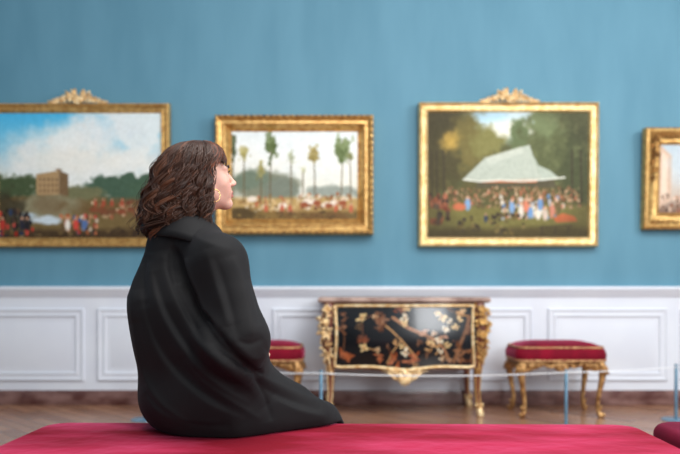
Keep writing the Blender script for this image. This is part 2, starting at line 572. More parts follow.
# ================================================================== PAINTINGS
def painting(label, x0, x1, y0, y1, face_y, prof, mats, paint, cvx, tilt, beads=(), crest=None, crest_m=None, group=None, carve=None):
    """x0..y1 outer frame edges in photo columns and rows, taken at depth face_y"""
    X0, X1, Z1, Z0 = wx(x0, face_y), wx(x1, face_y), wz(y0, face_y), wz(y1, face_y)
    w, h = X1 - X0, Z1 - Z0
    t = thing('painting', label, 'painting', ((X0 + X1) / 2, WY - .002, Z0), (math.radians(tilt), 0, 0), group)
    bm = bmesh.new()
    ring_sweep(bm, w, h, prof, 0, h / 2)
    fr = obj('frame', bm, mats[0], t, angle=30)
    u_in = prof[-1][0]
    for (u, d, r, sp) in beads:
        bm = bmesh.new()
        a, b = w / 2 - u, h / 2 - u
        nx, nz = int(2 * a / sp), int(2 * b / sp)
        for k in range(nx):
            x = -a + (k + .5) * 2 * a / nx
            for z in (-b, b): blob(bm, (x, -d, h / 2 + z), (sp * .46, r, r), sub=1)
        for k in range(nz):
            z = -b + (k + .5) * 2 * b / nz
            for x in (-a, a): blob(bm, (x, -d, h / 2 + z), (r, r, sp * .46), sub=1)
        obj('beading', bm, mats[1], fr, angle=None)
    cw, chh = w - 2 * u_in + .01, h - 2 * u_in + .01
    dz = prof[-1][1] + .001
    paint.mesh('canvas', lambda U, V: ((U - .5) * cw, np.full_like(U, -dz), h / 2 + (.5 - V) * chh), M['canvas'], t)
    bm = bmesh.new(); box(bm, -w / 2 + .02, w / 2 - .02, -dz + .004, -.002, .02, h - .02)
    obj('backing_board', bm, M['bench_base'], t, smooth=False)
    if crest:
        cx, cw2, chh2 = crest
        bm = bmesh.new()
        bx = wx(cx, face_y) - (X0 + X1) / 2
        d = -.055
        s = cw2 / 2
        rosette(bm, (bx - s * .22, d, h + chh2 * .45), chh2 * .5, 6)
        rosette(bm, (bx + s * .22, d, h + chh2 * .4), chh2 * .48, 6)
        rosette(bm, (bx, d - .01, h + chh2 * .2), chh2 * .42, 7)
        for sg in (-1, 1):
            for k, f in enumerate((.45, .6, .74, .86)):
                rosette(bm, (bx + sg * s * f, d, h + chh2 * (.28 - .06 * k)), chh2 * (.36 - .06 * k), 5)
            petal(bm, (bx + sg * s * .7, d, h), (sg, -.1, .1), s * .34, chh2 * .3, .4)
            petal(bm, (bx + sg * s * .1, d, h + chh2 * .55), (sg * .6, -.2, 1), chh2 * .55, chh2 * .3, .4)
            petal(bm, (bx + sg * s * .35, d, h + chh2 * .5), (sg * .3, -.2, 1), chh2 * .45, chh2 * .26, .4)
        petal(bm, (bx - s * .08, d, h + chh2 * .5), (-.1, -.1, 1), chh2 * .6, chh2 * .3, .4)
        obj('crest', bm, crest_m or M['gold_pale'], fr, angle=None)
    if carve: carve(fr, w, h)
    return t


# --- landscape with a lake, a stone house and riders
p = Painter(3, 161, 113, 236, 2.4, 3)
p.vgrad([(113, (70, 178, 226)), (135, (110, 192, 226)), (165, (196, 216, 222)), (182, (222, 222, 208)), (236, (222, 222, 208))])
n = p.noise(46, 5)
cl = np.clip((n - .43) * 7, 0, 1) * np.clip((p.X - 20 + (p.Y - 113) * .9) / 40, 0, 1)
p.mixin(cl * .9, (232, 236, 234))
p.mixin(np.clip((p.noise(30, 5) - .52) * 6, 0, 1) * np.clip((p.X - 70) / 50, 0, 1) * .5, (186, 204, 214))
p.ell(72, 142, 34, 17, (240, 241, 236), .8, .5, 16, alpha=.9)
p.ell(110, 128, 38, 12, (226, 233, 235), .9, .5, 16, alpha=.7)
p.ell(80, 160, 60, 12, (238, 236, 226), .9, .4, 16, alpha=.75)
p.mixin(np.clip((p.Y - 193 + 3 * (p.noise(22, 3) - .5)) / 2, 0, 1), (112, 94, 58))
p.ell(12, 186, 32, 12, (70, 84, 56), .25, .5, 8)
p.ell(128, 187, 40, 14, (68, 92, 74), .2, .45, 9)
p.ell(150, 190, 22, 13, (68, 92, 72), .3, .4, 7)
p.ell(84, 192, 22, 7, (112, 112, 80), .5, .5, 7)
p.poly([(40, 173), (62, 169.5), (62, 194), (40, 194)], (172, 142, 102))
p.poly([(62, 169.5), (71, 173), (71, 195), (62, 194)], (118, 94, 66))
for yy in (177, 182.5, 188):
    for xx in range(43, 62, 4): p.poly([(xx, yy), (xx + 1.6, yy - .2), (xx + 1.6, yy + 2.6), (xx, yy + 2.8)], (104, 82, 58), .6)
p.poly([(39, 171.5), (62, 167.6), (71.5, 171.5), (71.5, 173.4), (62, 170), (39, 174)], (136, 106, 76))
p.ell(50, 205, 36, 11, (136, 130, 102), .35, .3, 12)
p.ell(52, 203, 15, 9, (118, 98, 70), .7, .3, 6, alpha=.6)
p.ell(50, 218, 15, 4.2, (196, 210, 218), .5, .4, 8)
p.ell(30, 214, 10, 3, (180, 196, 204), .6, .4, 8)
p.ell(120, 206, 48, 9, (108, 84, 52), .6, .5, 8, alpha=.7)
p.mixin(np.clip((p.Y - 225 + 5 * (p.noise(26, 3) - .5)) / 6, 0, 1), (66, 50, 32))
p.ell(14, 212, 14, 22, (58, 52, 36), .5, .6, 7, alpha=.8)
p.dabs(60, (91, 147), (197, 216), 1.7, [(126, 76, 48), (108, 62, 42), (170, 140, 104), (92, 64, 42), (146, 88, 60), (196, 170, 136), (110, 90, 56)], 1.2)
for x in (96, 104, 112, 122, 131, 140): p.ell(x, 206 + (x * 7 % 5), 4.2, 2.6, (132 - x % 30, 70, 46), .5, .3, 3)
for x in (97, 105, 113, 123): p.person(x, 205, 8, (166, 76, 54))
p.dabs(60, (62, 99), (214, 231), 1.6, [(170, 64, 52), (206, 190, 170), (78, 96, 136), (176, 130, 94), (54, 44, 40), (186, 112, 76), (90, 70, 46)], 1.4)
p.dabs(40, (4, 36), (209, 233), 1.8, [(44, 36, 36), (176, 52, 42), (40, 54, 80), (92, 70, 50), (30, 28, 30)], 1.8)
p.dabs(50, (3, 161), (226, 236), 2, [(74, 58, 36), (54, 40, 28), (98, 78, 46)], .7)
for x, c in ((7, (176, 56, 46)), (26, (40, 40, 52)), (31, (34, 32, 36)), (70, (226, 220, 210)), (78, (200, 70, 60)), (86, (86, 112, 160))):
    p.person(x, 228, 13, c)
p.grain(8)
prof1 = [(0, 0), (0, .045), (.008, .062), (.018, .068), (.024, .062), (.03, .05), (.048, .044), (.056, .05), (.062, .05), (.078, .03)]
painting('gilt-framed landscape of riders by a lake and stone house, behind the seated person', -12, 170, 103.5, 247, 5.84, prof1,
         (M['gold'], M['gold']), p, None, 1.2, [(.013, .066, .008, .022)], (79, .47, .105))

# --- bright pale hunt scene with thin trees
p = Painter(232, 359, 131, 220, 2.6, 5)
p.vgrad([(131, (226, 236, 238)), (150, (240, 243, 240)), (182, (236, 236, 224)), (220, (230, 226, 206))])
p.mixin(np.clip((p.noise(30, 4) - .5) * 4, 0, 1) * .4, (206, 222, 230))
p.ell(268, 186, 34, 14, (128, 132, 112), .4, .4, 9)
p.ell(250, 180, 20, 10, (112, 126, 108), .5, .45, 7)
p.ell(283, 190, 15, 13, (122, 130, 116), .4, .3, 8)
p.ell(335, 192, 30, 6, (150, 158, 148), .5, .4, 7)
p.mixin(np.clip((p.Y - 196 + 5 * (p.noise(20, 3) - .5)) / 4, 0, 1), (186, 156, 100))
p.mixin(np.clip((p.Y - 209 + 7 * (p.noise(20, 3) - .5)) / 5, 0, 1), (130, 104, 58))
def ptree(x, yt, yb, ybase, r, col, lean=0):
    p.line([(x + lean, yt + 3), (x + lean * .5, (yt + ybase) / 2), (x, ybase)], .55, (104, 86, 58))
    for k in range(int(10 + r * 9)):
        g = p.r.normal(0, .42, 2)
        c_ = np.clip(np.array(col) + p.r.normal(0, 13) + (10 if g[1] < 0 else -12), 20, 240)
        xx, yy = x + lean + g[0] * r * .95, (yt + yb) / 2 + 1 + g[1] * (yb - yt) * .6
        p.ell(xx, yy, r * p.r.uniform(.12, .28), (yb - yt) * p.r.uniform(.05, .12), c_, .8, .7, 2, alpha=.8)
ptree(271, 132, 155, 208, 7, (96, 112, 66), 1)
ptree(234, 132, 160, 205, 4, (66, 78, 48))
ptree(245, 145, 158, 204, 5.5, (172, 162, 100))
ptree(262, 160, 175, 206, 4.5, (160, 152, 92))
ptree(292, 150, 160, 204, 4, (176, 182, 150))
ptree(316, 147, 162, 205, 6.5, (158, 142, 84), -1)
ptree(342, 137, 160, 207, 9, (110, 126, 80), 2)
ptree(352, 150, 160, 208, 4, (132, 136, 88), -1)
ptree(304, 166, 172, 200, 3, (190, 190, 150))
p.dabs(80, (300, 352), (194, 209), 1.5, [(150, 92, 58), (214, 190, 158), (118, 78, 48), (186, 122, 80), (226, 212, 190), (140, 106, 66)], 1.2)
p.dabs(70, (240, 300), (196, 212), 1.4, [(178, 104, 70), (206, 176, 126), (150, 116, 70), (216, 194, 160), (130, 100, 60)], 1.3)
for x, y in ((314, 202), (326, 205), (309, 201), (334, 203), (253, 199), (284, 206)): p.ell(x, y, 4.5, 3, (236, 222, 204), .5, .4, 3)
for x, y in ((318, 203), (330, 206), (305, 205), (343, 203)): p.ell(x, y, 4, 2.6, (150, 82, 52), .5, .4, 3)
for x in (267, 283, 291, 337, 352): p.person(x, 213, 10, (190, 100, 72))
p.ell(320, 216, 34, 4, (104, 76, 44), .7, .5, 6, alpha=.8)
p.ell(244, 214, 14, 6, (84, 68, 40), .6, .5, 5)
p.dabs(60, (232, 359), (212, 220), 1.8, [(96, 78, 44), (126, 104, 60), (80, 62, 38)], .7)
p.grain(7)
prof2 = [(0, 0), (0, .075), (.008, .098), (.02, .104), (.03, .098), (.036, .084), (.05, .076), (.066, .078), (.074, .086), (.082, .082), (.088, .068),
         (.118, .036), (.122, .04), (.128, .034)]
painting('gilt-framed pale hunt scene with thin tall trees, next to the face', 215, 373.5, 115, 234.5, 5.82, prof2,
         (M['gold'], M['gold_dark']), p, None, .8, [(.017, .1, .011, .05), (.072, .085, .005, .018)])

# --- fete under a big pale tent
p = Painter(428, 588, 112, 235, 2.4, 9)
p.vgrad([(112, (106, 112, 80)), (150, (88, 88, 52)), (195, (92, 84, 46)), (235, (94, 84, 42))])
p.mixin(np.clip((p.noise(14, 4) - .45) * 4, 0, 1) * .6, (74, 84, 52))
p.ell(505, 120, 32, 18, (200, 220, 226), .5, .4, 12)
p.ell(487, 115, 18, 7, (178, 212, 228), .6, .4, 9)
p.ell(512, 130, 22, 9, (232, 232, 216), .7, .4, 9)
p.ell(440, 140, 24, 48, (74, 68, 38), .4, .5, 10)
p.ell(470, 142, 17, 26, (112, 102, 54), .5, .6, 8)
p.ell(451, 140, 9, 9, (202, 166, 78), .9, .6, 6, alpha=.85)
p.ell(488, 142, 16, 14, (128, 124, 70), .6, .6, 7)
p.ell(520, 135, 9, 16, (98, 112, 74), .5, .6, 6)
p.ell(562, 140, 36, 42, (88, 94, 58), .35, .5, 10)
p.ell(575, 170, 20, 36, (70, 76, 46), .5, .5, 9)
p.ell(545, 122, 16, 14, (112, 124, 84), .5, .6, 7)
p.mixin(np.clip((p.noise(7, 3) - .55) * 5, 0, 1) * (p.Y < 185) * np.clip((p.X - 525) / 10, 0, 1) * .4, (136, 142, 96))
for x in (432, 437, 444, 571, 580): p.line([(x, 150), (x + 1, 205)], .8, (58, 50, 34))
p.mixin(np.clip((p.Y - 200 + 6 * (p.noise(30, 3) - .5)) / 6, 0, 1), (116, 110, 58))
p.mixin(np.clip((p.Y - 222 + 6 * (p.noise(24, 3) - .5)) / 6, 0, 1), (78, 68, 36))
p.poly([(480, 175), (552, 175), (556, 186), (476, 186)], (84, 78, 56))
p.poly([(478, 174), (541, 174), (536, 181), (482, 181)], (206, 128, 88))
p.poly([(463, 178), (484, 158), (521, 146.5), (529, 144), (541, 178.5), (500, 179), (472, 180)], (184, 192, 178), 1)
p.poly([(529, 144), (535, 158), (549, 169), (541, 178.5)], (172, 182, 168), 1)
p.poly([(535, 158), (549, 169), (565, 176), (541, 178.8)], (178, 188, 174), 1)
p.poly([(484, 157), (521, 146), (524, 152), (490, 163)], (198, 204, 190), 2)
for x in (478, 492, 506, 520, 534, 546): p.line([(x, 178), (x + (526 - x) * .55, 158)], .25, (150, 160, 148), alpha=.5)
p.line([(464, 178), (480, 180), (500, 178.5), (520, 179.5), (545, 178), (564, 176)], .8, (222, 224, 210))
p.dabs(420, (446, 580), (186, 206), 1.1, [(150, 118, 84), (128, 92, 62), (178, 146, 112), (96, 78, 50), (168, 104, 74), (120, 112, 74), (80, 64, 42)], 1.4)
p.dabs(110, (500, 565), (194, 216), 1.5, [(176, 180, 184), (110, 140, 176), (190, 158, 130), (176, 116, 84), (206, 198, 180), (96, 80, 56), (120, 100, 66)], 1.5)
for x, y, c in ((468, 208, (126, 166, 206)), (512, 211, (130, 164, 204)), (521, 214, (224, 214, 200)), (530, 216, (112, 152, 198)), (538, 217, (232, 222, 206)),
                (545, 218, (206, 186, 170)), (552, 214, (196, 128, 106)), (526, 210, (214, 130, 100)), (540, 208, (110, 146, 190))):
    p.person(x, y, 14, c, (214, 172, 140))
p.poly([(553, 216), (562, 211), (574, 214), (577, 219), (556, 220)], (196, 104, 62))
p.ell(459, 205, 7, 3.5, (196, 110, 74), .5, .3)
p.dabs(40, (430, 450), (193, 222), 2.2, [(70, 52, 36), (132, 72, 50), (52, 44, 32), (156, 92, 64)], 1.4)
p.dabs(60, (460, 525), (212, 232), 2.0, [(66, 56, 36), (96, 84, 46), (54, 46, 34), (120, 104, 60)], 1.0)
p.person(486, 220, 9, (54, 66, 84))
for x in (542, 555, 568): p.line([(x, 224), (x, 233)], .6, (52, 42, 28))
p.mixin(np.clip((np.hypot((p.X - 508) / 92, (p.Y - 172) / 72) - .75) * 1.4, 0, .35), (44, 38, 24))
p.line([(540, 225), (572, 223)], .7, (60, 48, 32))
p.grain(9)
prof3 = [(0, 0), (0, .05), (.006, .064), (.014, .07), (.022, .066), (.03, .056), (.05, .05), (.06, .056), (.066, .054), (.078, .032)]
painting('gilt-framed outdoor party under a big white tent, above the lacquered chest', 418.5, 598.5, 102.5, 246.5, 5.84, prof3,
         (M['gold_bright'], M['gold_bright']), p, None, 1.2, [(.013, .068, .0085, .02)], (509, .47, .105))

# --- pale interior view, cut by the right border
p = Painter(660, 748, 145, 211, 2.4, 13)
p.vgrad([(145, (178, 196, 208)), (170, (206, 208, 206)), (195, (196, 182, 168)), (211, (116, 90, 74))])
p.poly([(660, 145), (672, 156), (672, 199), (660, 206)], (206, 178, 156), 1)
p.poly([(662, 152), (668, 157), (668, 196), (662, 199)], (226, 206, 186), .8)
p.ell(690, 165, 18, 18, (188, 204, 214), .9, .3, 9, alpha=.7)
p.poly([(700, 158), (748, 150), (748, 200), (700, 196)], (196, 178, 160), 1)
p.dabs(120, (664, 748), (194, 209), 1.8, [(120, 92, 76), (176, 140, 116), (92, 72, 62), (206, 180, 160), (150, 106, 86)], 1.2)
p.grain(7)
prof4 = [(0, 0), (0, .05), (.01, .07), (.03, .078), (.045, .07), (.055, .06), (.09, .05), (.108, .05), (.118, .058), (.126, .05), (.135, .035)]


def carve4(fr, w, h):
    for sx in (-1, 1):
        bm = bmesh.new()
        x = sx * (w / 2 - .075)
        for k in range(6):
            rosette(bm, (x + .012 * (-1) ** k, -.066, h - .09 - k * .062), .042 - .002 * k, 6, .5)
        for k in range(1, 9):
            acanthus(bm, (sx * (w / 2 - .06 - k * .045), -.064, h - .06 - .018 * (k % 2)), (sx * (w / 2 - .06 - (k + 1) * .045), -.064, h - .06 - .018 * ((k + 1) % 2)), .034, .01, 3)
        obj('carved_garland', bm, M['gold_dark'], fr, angle=None)
    for sx in (-1, 1):
        bm = bmesh.new()
        acanthus(bm, (sx * (w / 2 - .05), -.064, .05), (sx * (w / 2 - .3), -.06, .062), .05, .01, 6)
        obj('carved_spray', bm, M['gold_dark'], fr, angle=None)


painting('gilt-framed small interior view with carved garlands, cut by the right border', 643.5, 766, 128, 229, 5.83, prof4,
         (M['gold'], M['gold_dark']), p, None, 3.2, [(.006, .066, .009, .03)], carve=carve4)


# ================================================================== COMMODE
def build_commode():
    Y0 = 5.58
    t = thing('commode', 'black lacquered chest of drawers with gilt mounts on curved legs', 'chest of drawers', (wx(404.5, 5.3), Y0, 0))
    ZT = .835
    def zbot(x): return .35 - .016 * math.exp(-(x / .14) ** 2) - .004 * math.cos(x / .54 * 2 * PI) + .02 * max(0, abs(x) - .46) / .1
    def yfront(x, z):
        v = (z - .3) / (ZT - .3)
        b = math.sin(PI * min(max(v, 0), 1) ** .8)
        return -(.235 + .045 * math.cos(PI * x / 1.25) + .03 * b)
    # carcass
    bm = bmesh.new()
    nx, nz = 40, 14
    hw = .56
    g = []
    for j in range(nz + 1):
        row = []
        for i in range(nx + 1):
            x = -hw + 2 * hw * i / nx
            z = zbot(x) + (ZT - zbot(x)) * j / nz
            v = (z - .3) / (ZT - .3)
            xs = x * (1 + .03 * math.sin(PI * v))
            row.append(bm.verts.new((xs, yfront(x, z), z)))
        g.append(row)
    for j in range(nz):
        for i in range(nx): bm.faces.new((g[j][i], g[j][i + 1], g[j + 1][i + 1], g[j + 1][i]))
    gb = []
    for j in range(nz + 1):
        gb.append([bm.verts.new((g[j][i].co.x, .26, g[j][i].co.z)) for i in (0, nx)])
    for j in range(nz):
        bm.faces.new((g[j][0], gb[j][0], gb[j + 1][0], g[j + 1][0]))
        bm.faces.new((g[j][nx], g[j + 1][nx], gb[j + 1][1], gb[j][1]))
        bm.faces.new((gb[j][0], gb[j][1], gb[j + 1][1], gb[j + 1][0]))
    bm.faces.new([*g[0], gb[0][1], gb[0][0]])
    bm.faces.new([*reversed(g[-1]), gb[-1][0], gb[-1][1]])
    obj('carcass', bm, M['wood'], t, angle=40)
    # marble slab with a moulded serpentine edge
    bm = bmesh.new()
    lv = [(ZT, -.012), (ZT + .008, .004), (ZT + .018, .008), (ZT + .03, .006), (ZT + .042, -.006)]
    rings = []
    for z, o in lv:
        ring = []
        for i in range(41):
            x = -.625 + 1.25 * i / 40
            ring.append(bm.verts.new((x + o * (x / .625), -(.262 + .05 * math.cos(PI * x / 1.3) + o) - .012 * math.cos(PI * x / .4) * .3, z)))
        ring += [bm.verts.new((.625 + o, .27, z)), bm.verts.new((-.625 - o, .27, z))]
        rings.append(ring)
    for a, b in zip(rings, rings[1:]):
        n = len(a)
        for k in range(n): bm.faces.new((a[k], a[(k + 1) % n], b[(k + 1) % n], b[k]))
    bm.faces.new(rings[0]); bm.faces.new(rings[-1])
    obj('marble_top', bm, M['marble_top'], t, angle=50)
    # lacquer picture on the front
    P = Painter(337, 478, 302.5, 372, 3.0, 21)
    P.vgrad([(302, (20, 24, 28)), (372, (12, 13, 16))])
    P.mixin(np.clip((P.noise(22, 3) - .5) * 4, 0, 1) * .5, (24, 34, 42))
    br, tan, crm, org, wht = (112, 72, 48), (186, 140, 90), (236, 204, 146), (160, 88, 54), (240, 226, 196)
    def leaf(x, y, L, a, c, w=.36): P.ell(x + math.cos(a) * L / 2, y + math.sin(a) * L / 2, L / 2, L * w / 2, c, .5, .25, 3, a)
    def star(x, y, r, c, n=5):
        r *= P.r.uniform(.72, .9); c = np.array(c) * .93
        a0 = P.r.uniform(0, 6)
        for k in range(n): leaf(x + P.r.normal(0, .5), y + P.r.normal(0, .5), r * P.r.uniform(.7, 1.2), a0 + 2 * PI * k / n + P.r.normal(0, .2), np.clip(np.array(c) + P.r.normal(0, 12), 0, 255), .55)
        P.ell(x, y, r * .22, r * .22, (150, 96, 50), .6)
    def spray(x, y, r, c, n=9):
        for k in range(n):
            leaf(x + P.r.normal(0, r * .3), y + P.r.normal(0, r * .3), r * P.r.uniform(.5, .95), P.r.uniform(0, 6.3), np.clip(np.array(c) + P.r.normal(0, 16), 0, 255))
    P.line([(384, 322), (394, 330), (404, 340), (412, 350), (419, 359)], .9, tan)
    P.line([(396, 317), (410, 327), (424, 334), (438, 342)], 1.5, (170, 122, 88))
    P.line([(438, 342), (446, 352), (452, 366)], 1.3, (150, 104, 74))
    P.line([(456, 366), (462, 345), (468, 330), (472, 316)], 1.6, (122, 84, 58))
    P.line([(365, 320), (378, 314), (388, 322)], .5, br); P.line([(368, 350), (380, 353)], .5, tan)
    P.line([(347, 360), (349, 340), (346, 322)], .5, br); P.line([(366, 325), (367, 346)], .5, br)
    P.line([(404, 340), (396, 352), (390, 366)], .6, tan); P.line([(410, 327), (408, 312), (404, 304)], .7, br)
    for x, y, r, c, n in ((347, 319, 6, br, 8), (347, 330, 6, br, 9), (348, 357, 8, org, 12), (353, 360, 6, org, 8), (366, 342, 7, (124, 70, 48), 11), (382, 318, 9, br, 14),
                          (384, 327, 7, br, 10), (362, 326, 5, (106, 78, 50), 6), (399, 342, 5, tan, 6), (383, 360, 6, org, 10), (400, 364, 8, org, 12), (416, 360, 7, org, 12),
                          (421, 344, 5, br, 7), (425, 333, 6, (166, 122, 94), 8), (408, 305, 6, tan, 8), (420, 307, 4, br, 5), (402, 308, 5, org, 6), (453, 306, 7, br, 9), (464, 313, 6, tan, 10),
                          (470, 330, 6, br, 8), (463, 356, 9, (124, 82, 54), 16), (472, 364, 7, br, 10), (448, 362, 7, (134, 94, 62), 9), (436, 350, 7, tan, 9), (443, 338, 6, (176, 128, 100), 8),
                          (430, 356, 5, br, 6), (458, 344, 5, br, 6), (391, 350, 4, br, 5)): spray(x, y, r, c, n)
    for x, y, r, c in ((365, 318, 6.5, crm), (368, 351, 6.8, crm), (378, 316, 4, (206, 170, 130)), (380, 352, 4, (214, 180, 140)), (408, 317, 6, wht), (407, 323, 4.6, crm), (408, 353, 6, wht), (404, 347, 4, crm),
                       (445, 317, 6, crm), (452, 322, 5, wht), (440, 313, 4.4, crm), (458, 328, 5, crm), (466, 310, 4.6, (222, 186, 140)), (447, 330, 5.4, wht), (441, 342, 5, wht), (449, 347, 5.6, crm),
                       (436, 335, 4.4, (232, 206, 180)), (442, 354, 4.4, wht), (444, 362, 4.2, (220, 196, 160)), (462, 320, 4, crm), (434, 344, 3.8, crm), (410, 308, 3.6, crm), (418, 366, 3.6, tan)): star(x, y, r, c)
    P.line([(337, 337), (478, 337)], .3, (6, 6, 8))
    def front(U, V):
        x = -.512 + 1.024 * U
        zl = np.vectorize(zbot)(x) + .012
        z = ZT - .006 + (zl - ZT + .006) * V
        v = (z - .3) / (ZT - .3)
        return x * (1 + .03 * np.sin(PI * v)), np.vectorize(yfront)(x, z) - .004, z
    lac = P.mesh('lacquer_panel', front, M['lacquer'], t)
    # gilt moulding around the picture
    bm = bmesh.new()
    pts = []
    def fp(x, z, o=.006):
        v = (z - .3) / (ZT - .3)
        return Vector((x * (1 + .03 * math.sin(PI * v)), yfront(x, z) - o, z))
    W_ = .505
    for i in range(41):
        x = -W_ + 2 * W_ * i / 40; pts.append(fp(x, zbot(x) + .018))
    for j in range(1, 14):
        z = zbot(W_) + .018 + (ZT - .02 - zbot(W_) - .018) * j / 14; pts.append(fp(W_ - .022 * math.sin(PI * j / 14), z))
    for i in range(41):
        x = W_ - 2 * W_ * i / 40; pts.append(fp(x, ZT - .02))
    for j in range(13, 0, -1):
        z = zbot(W_) + .018 + (ZT - .02 - zbot(W_) - .018) * j / 14; pts.append(fp(-W_ + .022 * math.sin(PI * j / 14), z))
    pts.append(pts[0]); pts.append(pts[1])
    tube(bm, pts, .011, 8, cap=False)
    obj('panel_moulding', bm, M['gold_pale'], t, angle=None)
    # cartouche hanging from the middle of the apron
    bm = bmesh.new()
    cz, cy = zbot(0), yfront(0, zbot(0)) - .012
    for k in range(9):
        a = -PI / 2 + (k - 4) * .3
        petal(bm, (0, cy, cz + .0), (math.cos(a), -.25, math.sin(a)), .1 - .006 * abs(k - 4) ** 1.4, .034, .45)
    blob(bm, (0, cy - .014, cz - .01), (.03, .018, .028))
    for s in (-1, 1):
        acanthus(bm, (s * .04, cy + .004, cz + .0), (s * .17, cy + .012, cz + .024), .05, .01, 6)
        tube(bm, [(s * .03, cy, cz - .055), (s * .07, cy - .004, cz - .045), (s * .1, cy, cz - .02), (s * .13, cy + .006, cz + .006)], [.008, .011, .01, .006], 8)
    obj('apron_mount', bm, M['gold_pale'], t, angle=None)
    # legs
    keys = [(.0, ZT, .042), (.016, .72, .047), (.02, .62, .048), (.012, .5, .042), (-.006, .38, .034), (-.014, .27, .027), (-.012, .16, .021), (.0, .07, .019), (.012, .03, .022), (.016, .0, .021)]
    K = smooth_path(keys, 34)
    for sx in (-1, 1):
        for sy, yb in ((-1, -.232), (1, .215)):
            bm = bmesh.new()
            d = Vector((sx * .85, sy * .5, 0))
            base = Vector((sx * .55, yb, 0))
            P_ = [base + d * o + Vector((0, 0, z)) for o, z, r in K]
            tube(bm, P_, [r for o, z, r in K], 12)
            lg = obj('leg', bm, M['wood'], t, angle=None)
            # gilt mounts
            def on(z): 
                i = int(np.argmin(np.abs(K[:, 1] - z))); return base + d * K[i, 0] + Vector((0, 0, z)), K[i, 2]
            bm = bmesh.new()
            if sy == -1:
                rnd = random.Random(3 + sx)
                for k in range(120):
                    z = .82 - .42 * (k / 120) ** .9
                    c, r = on(z)
                    a = rnd.uniform(-1.5, 1.5)
                    nrm = Vector((math.sin(a) * .9 + sx * .25, -math.cos(a), 0)).normalized()
                    L = rnd.uniform(.022, .042) * (1.1 if z > .6 else .85)
                    petal(bm, c + nrm * r * .92, nrm * .55 + Vector((rnd.uniform(-.7, .7), 0, rnd.uniform(-1, .6))), L, L * .55, .45, 1)
                for z in (.79, .7, .6):
                    c, r = on(z); rosette(bm, c + Vector((sx * .01, -r, 0)), .034, 6)
                for s2 in (-1, 1):
                    pp = []
                    for z in np.linspace(.5, .06, 20):
                        c, r = on(z); a = s2 * .75 + sx * .2
                        pp.append(c + Vector((math.sin(a) * r, -math.cos(a) * r, 0)))
                    tube(bm, pp, .0065, 6)
                for z in np.linspace(.46, .34, 6):
                    c, r = on(z); petal(bm, c + Vector((0, -r, 0)), (0, -.2, -1), .035, .022, .4, 1)
            else:
                pp = []
                for z in np.linspace(.5, .06, 16):
                    c, r = on(z); pp.append(c + Vector((sx * .5 * r, -r * .85, 0)))
                tube(bm, pp, .006, 6)
            obj('gilt_mount', bm, M['gold_pale'] if sx < 0 else M['gold'], lg, angle=None)
            bm = bmesh.new()
            c, r = on(.05)
            tube(bm, [P_[-9], P_[-6], P_[-4], P_[-2], P_[-1]], [K[-9][2] + .001, K[-6][2] + .004, K[-4][2] + .005, K[-2][2] + .006, K[-1][2] + .004], 12)
            for k in range(7):
                a = 2 * PI * k / 7
                petal(bm, P_[-7] + Vector((math.cos(a), math.sin(a), 0)) * .018, (math.cos(a) * .25, math.sin(a) * .25, 1), .05, .018, .4, 1)
            obj('sabot', bm, M['gold_pale'], lg, angle=None)
    return t


build_commode()


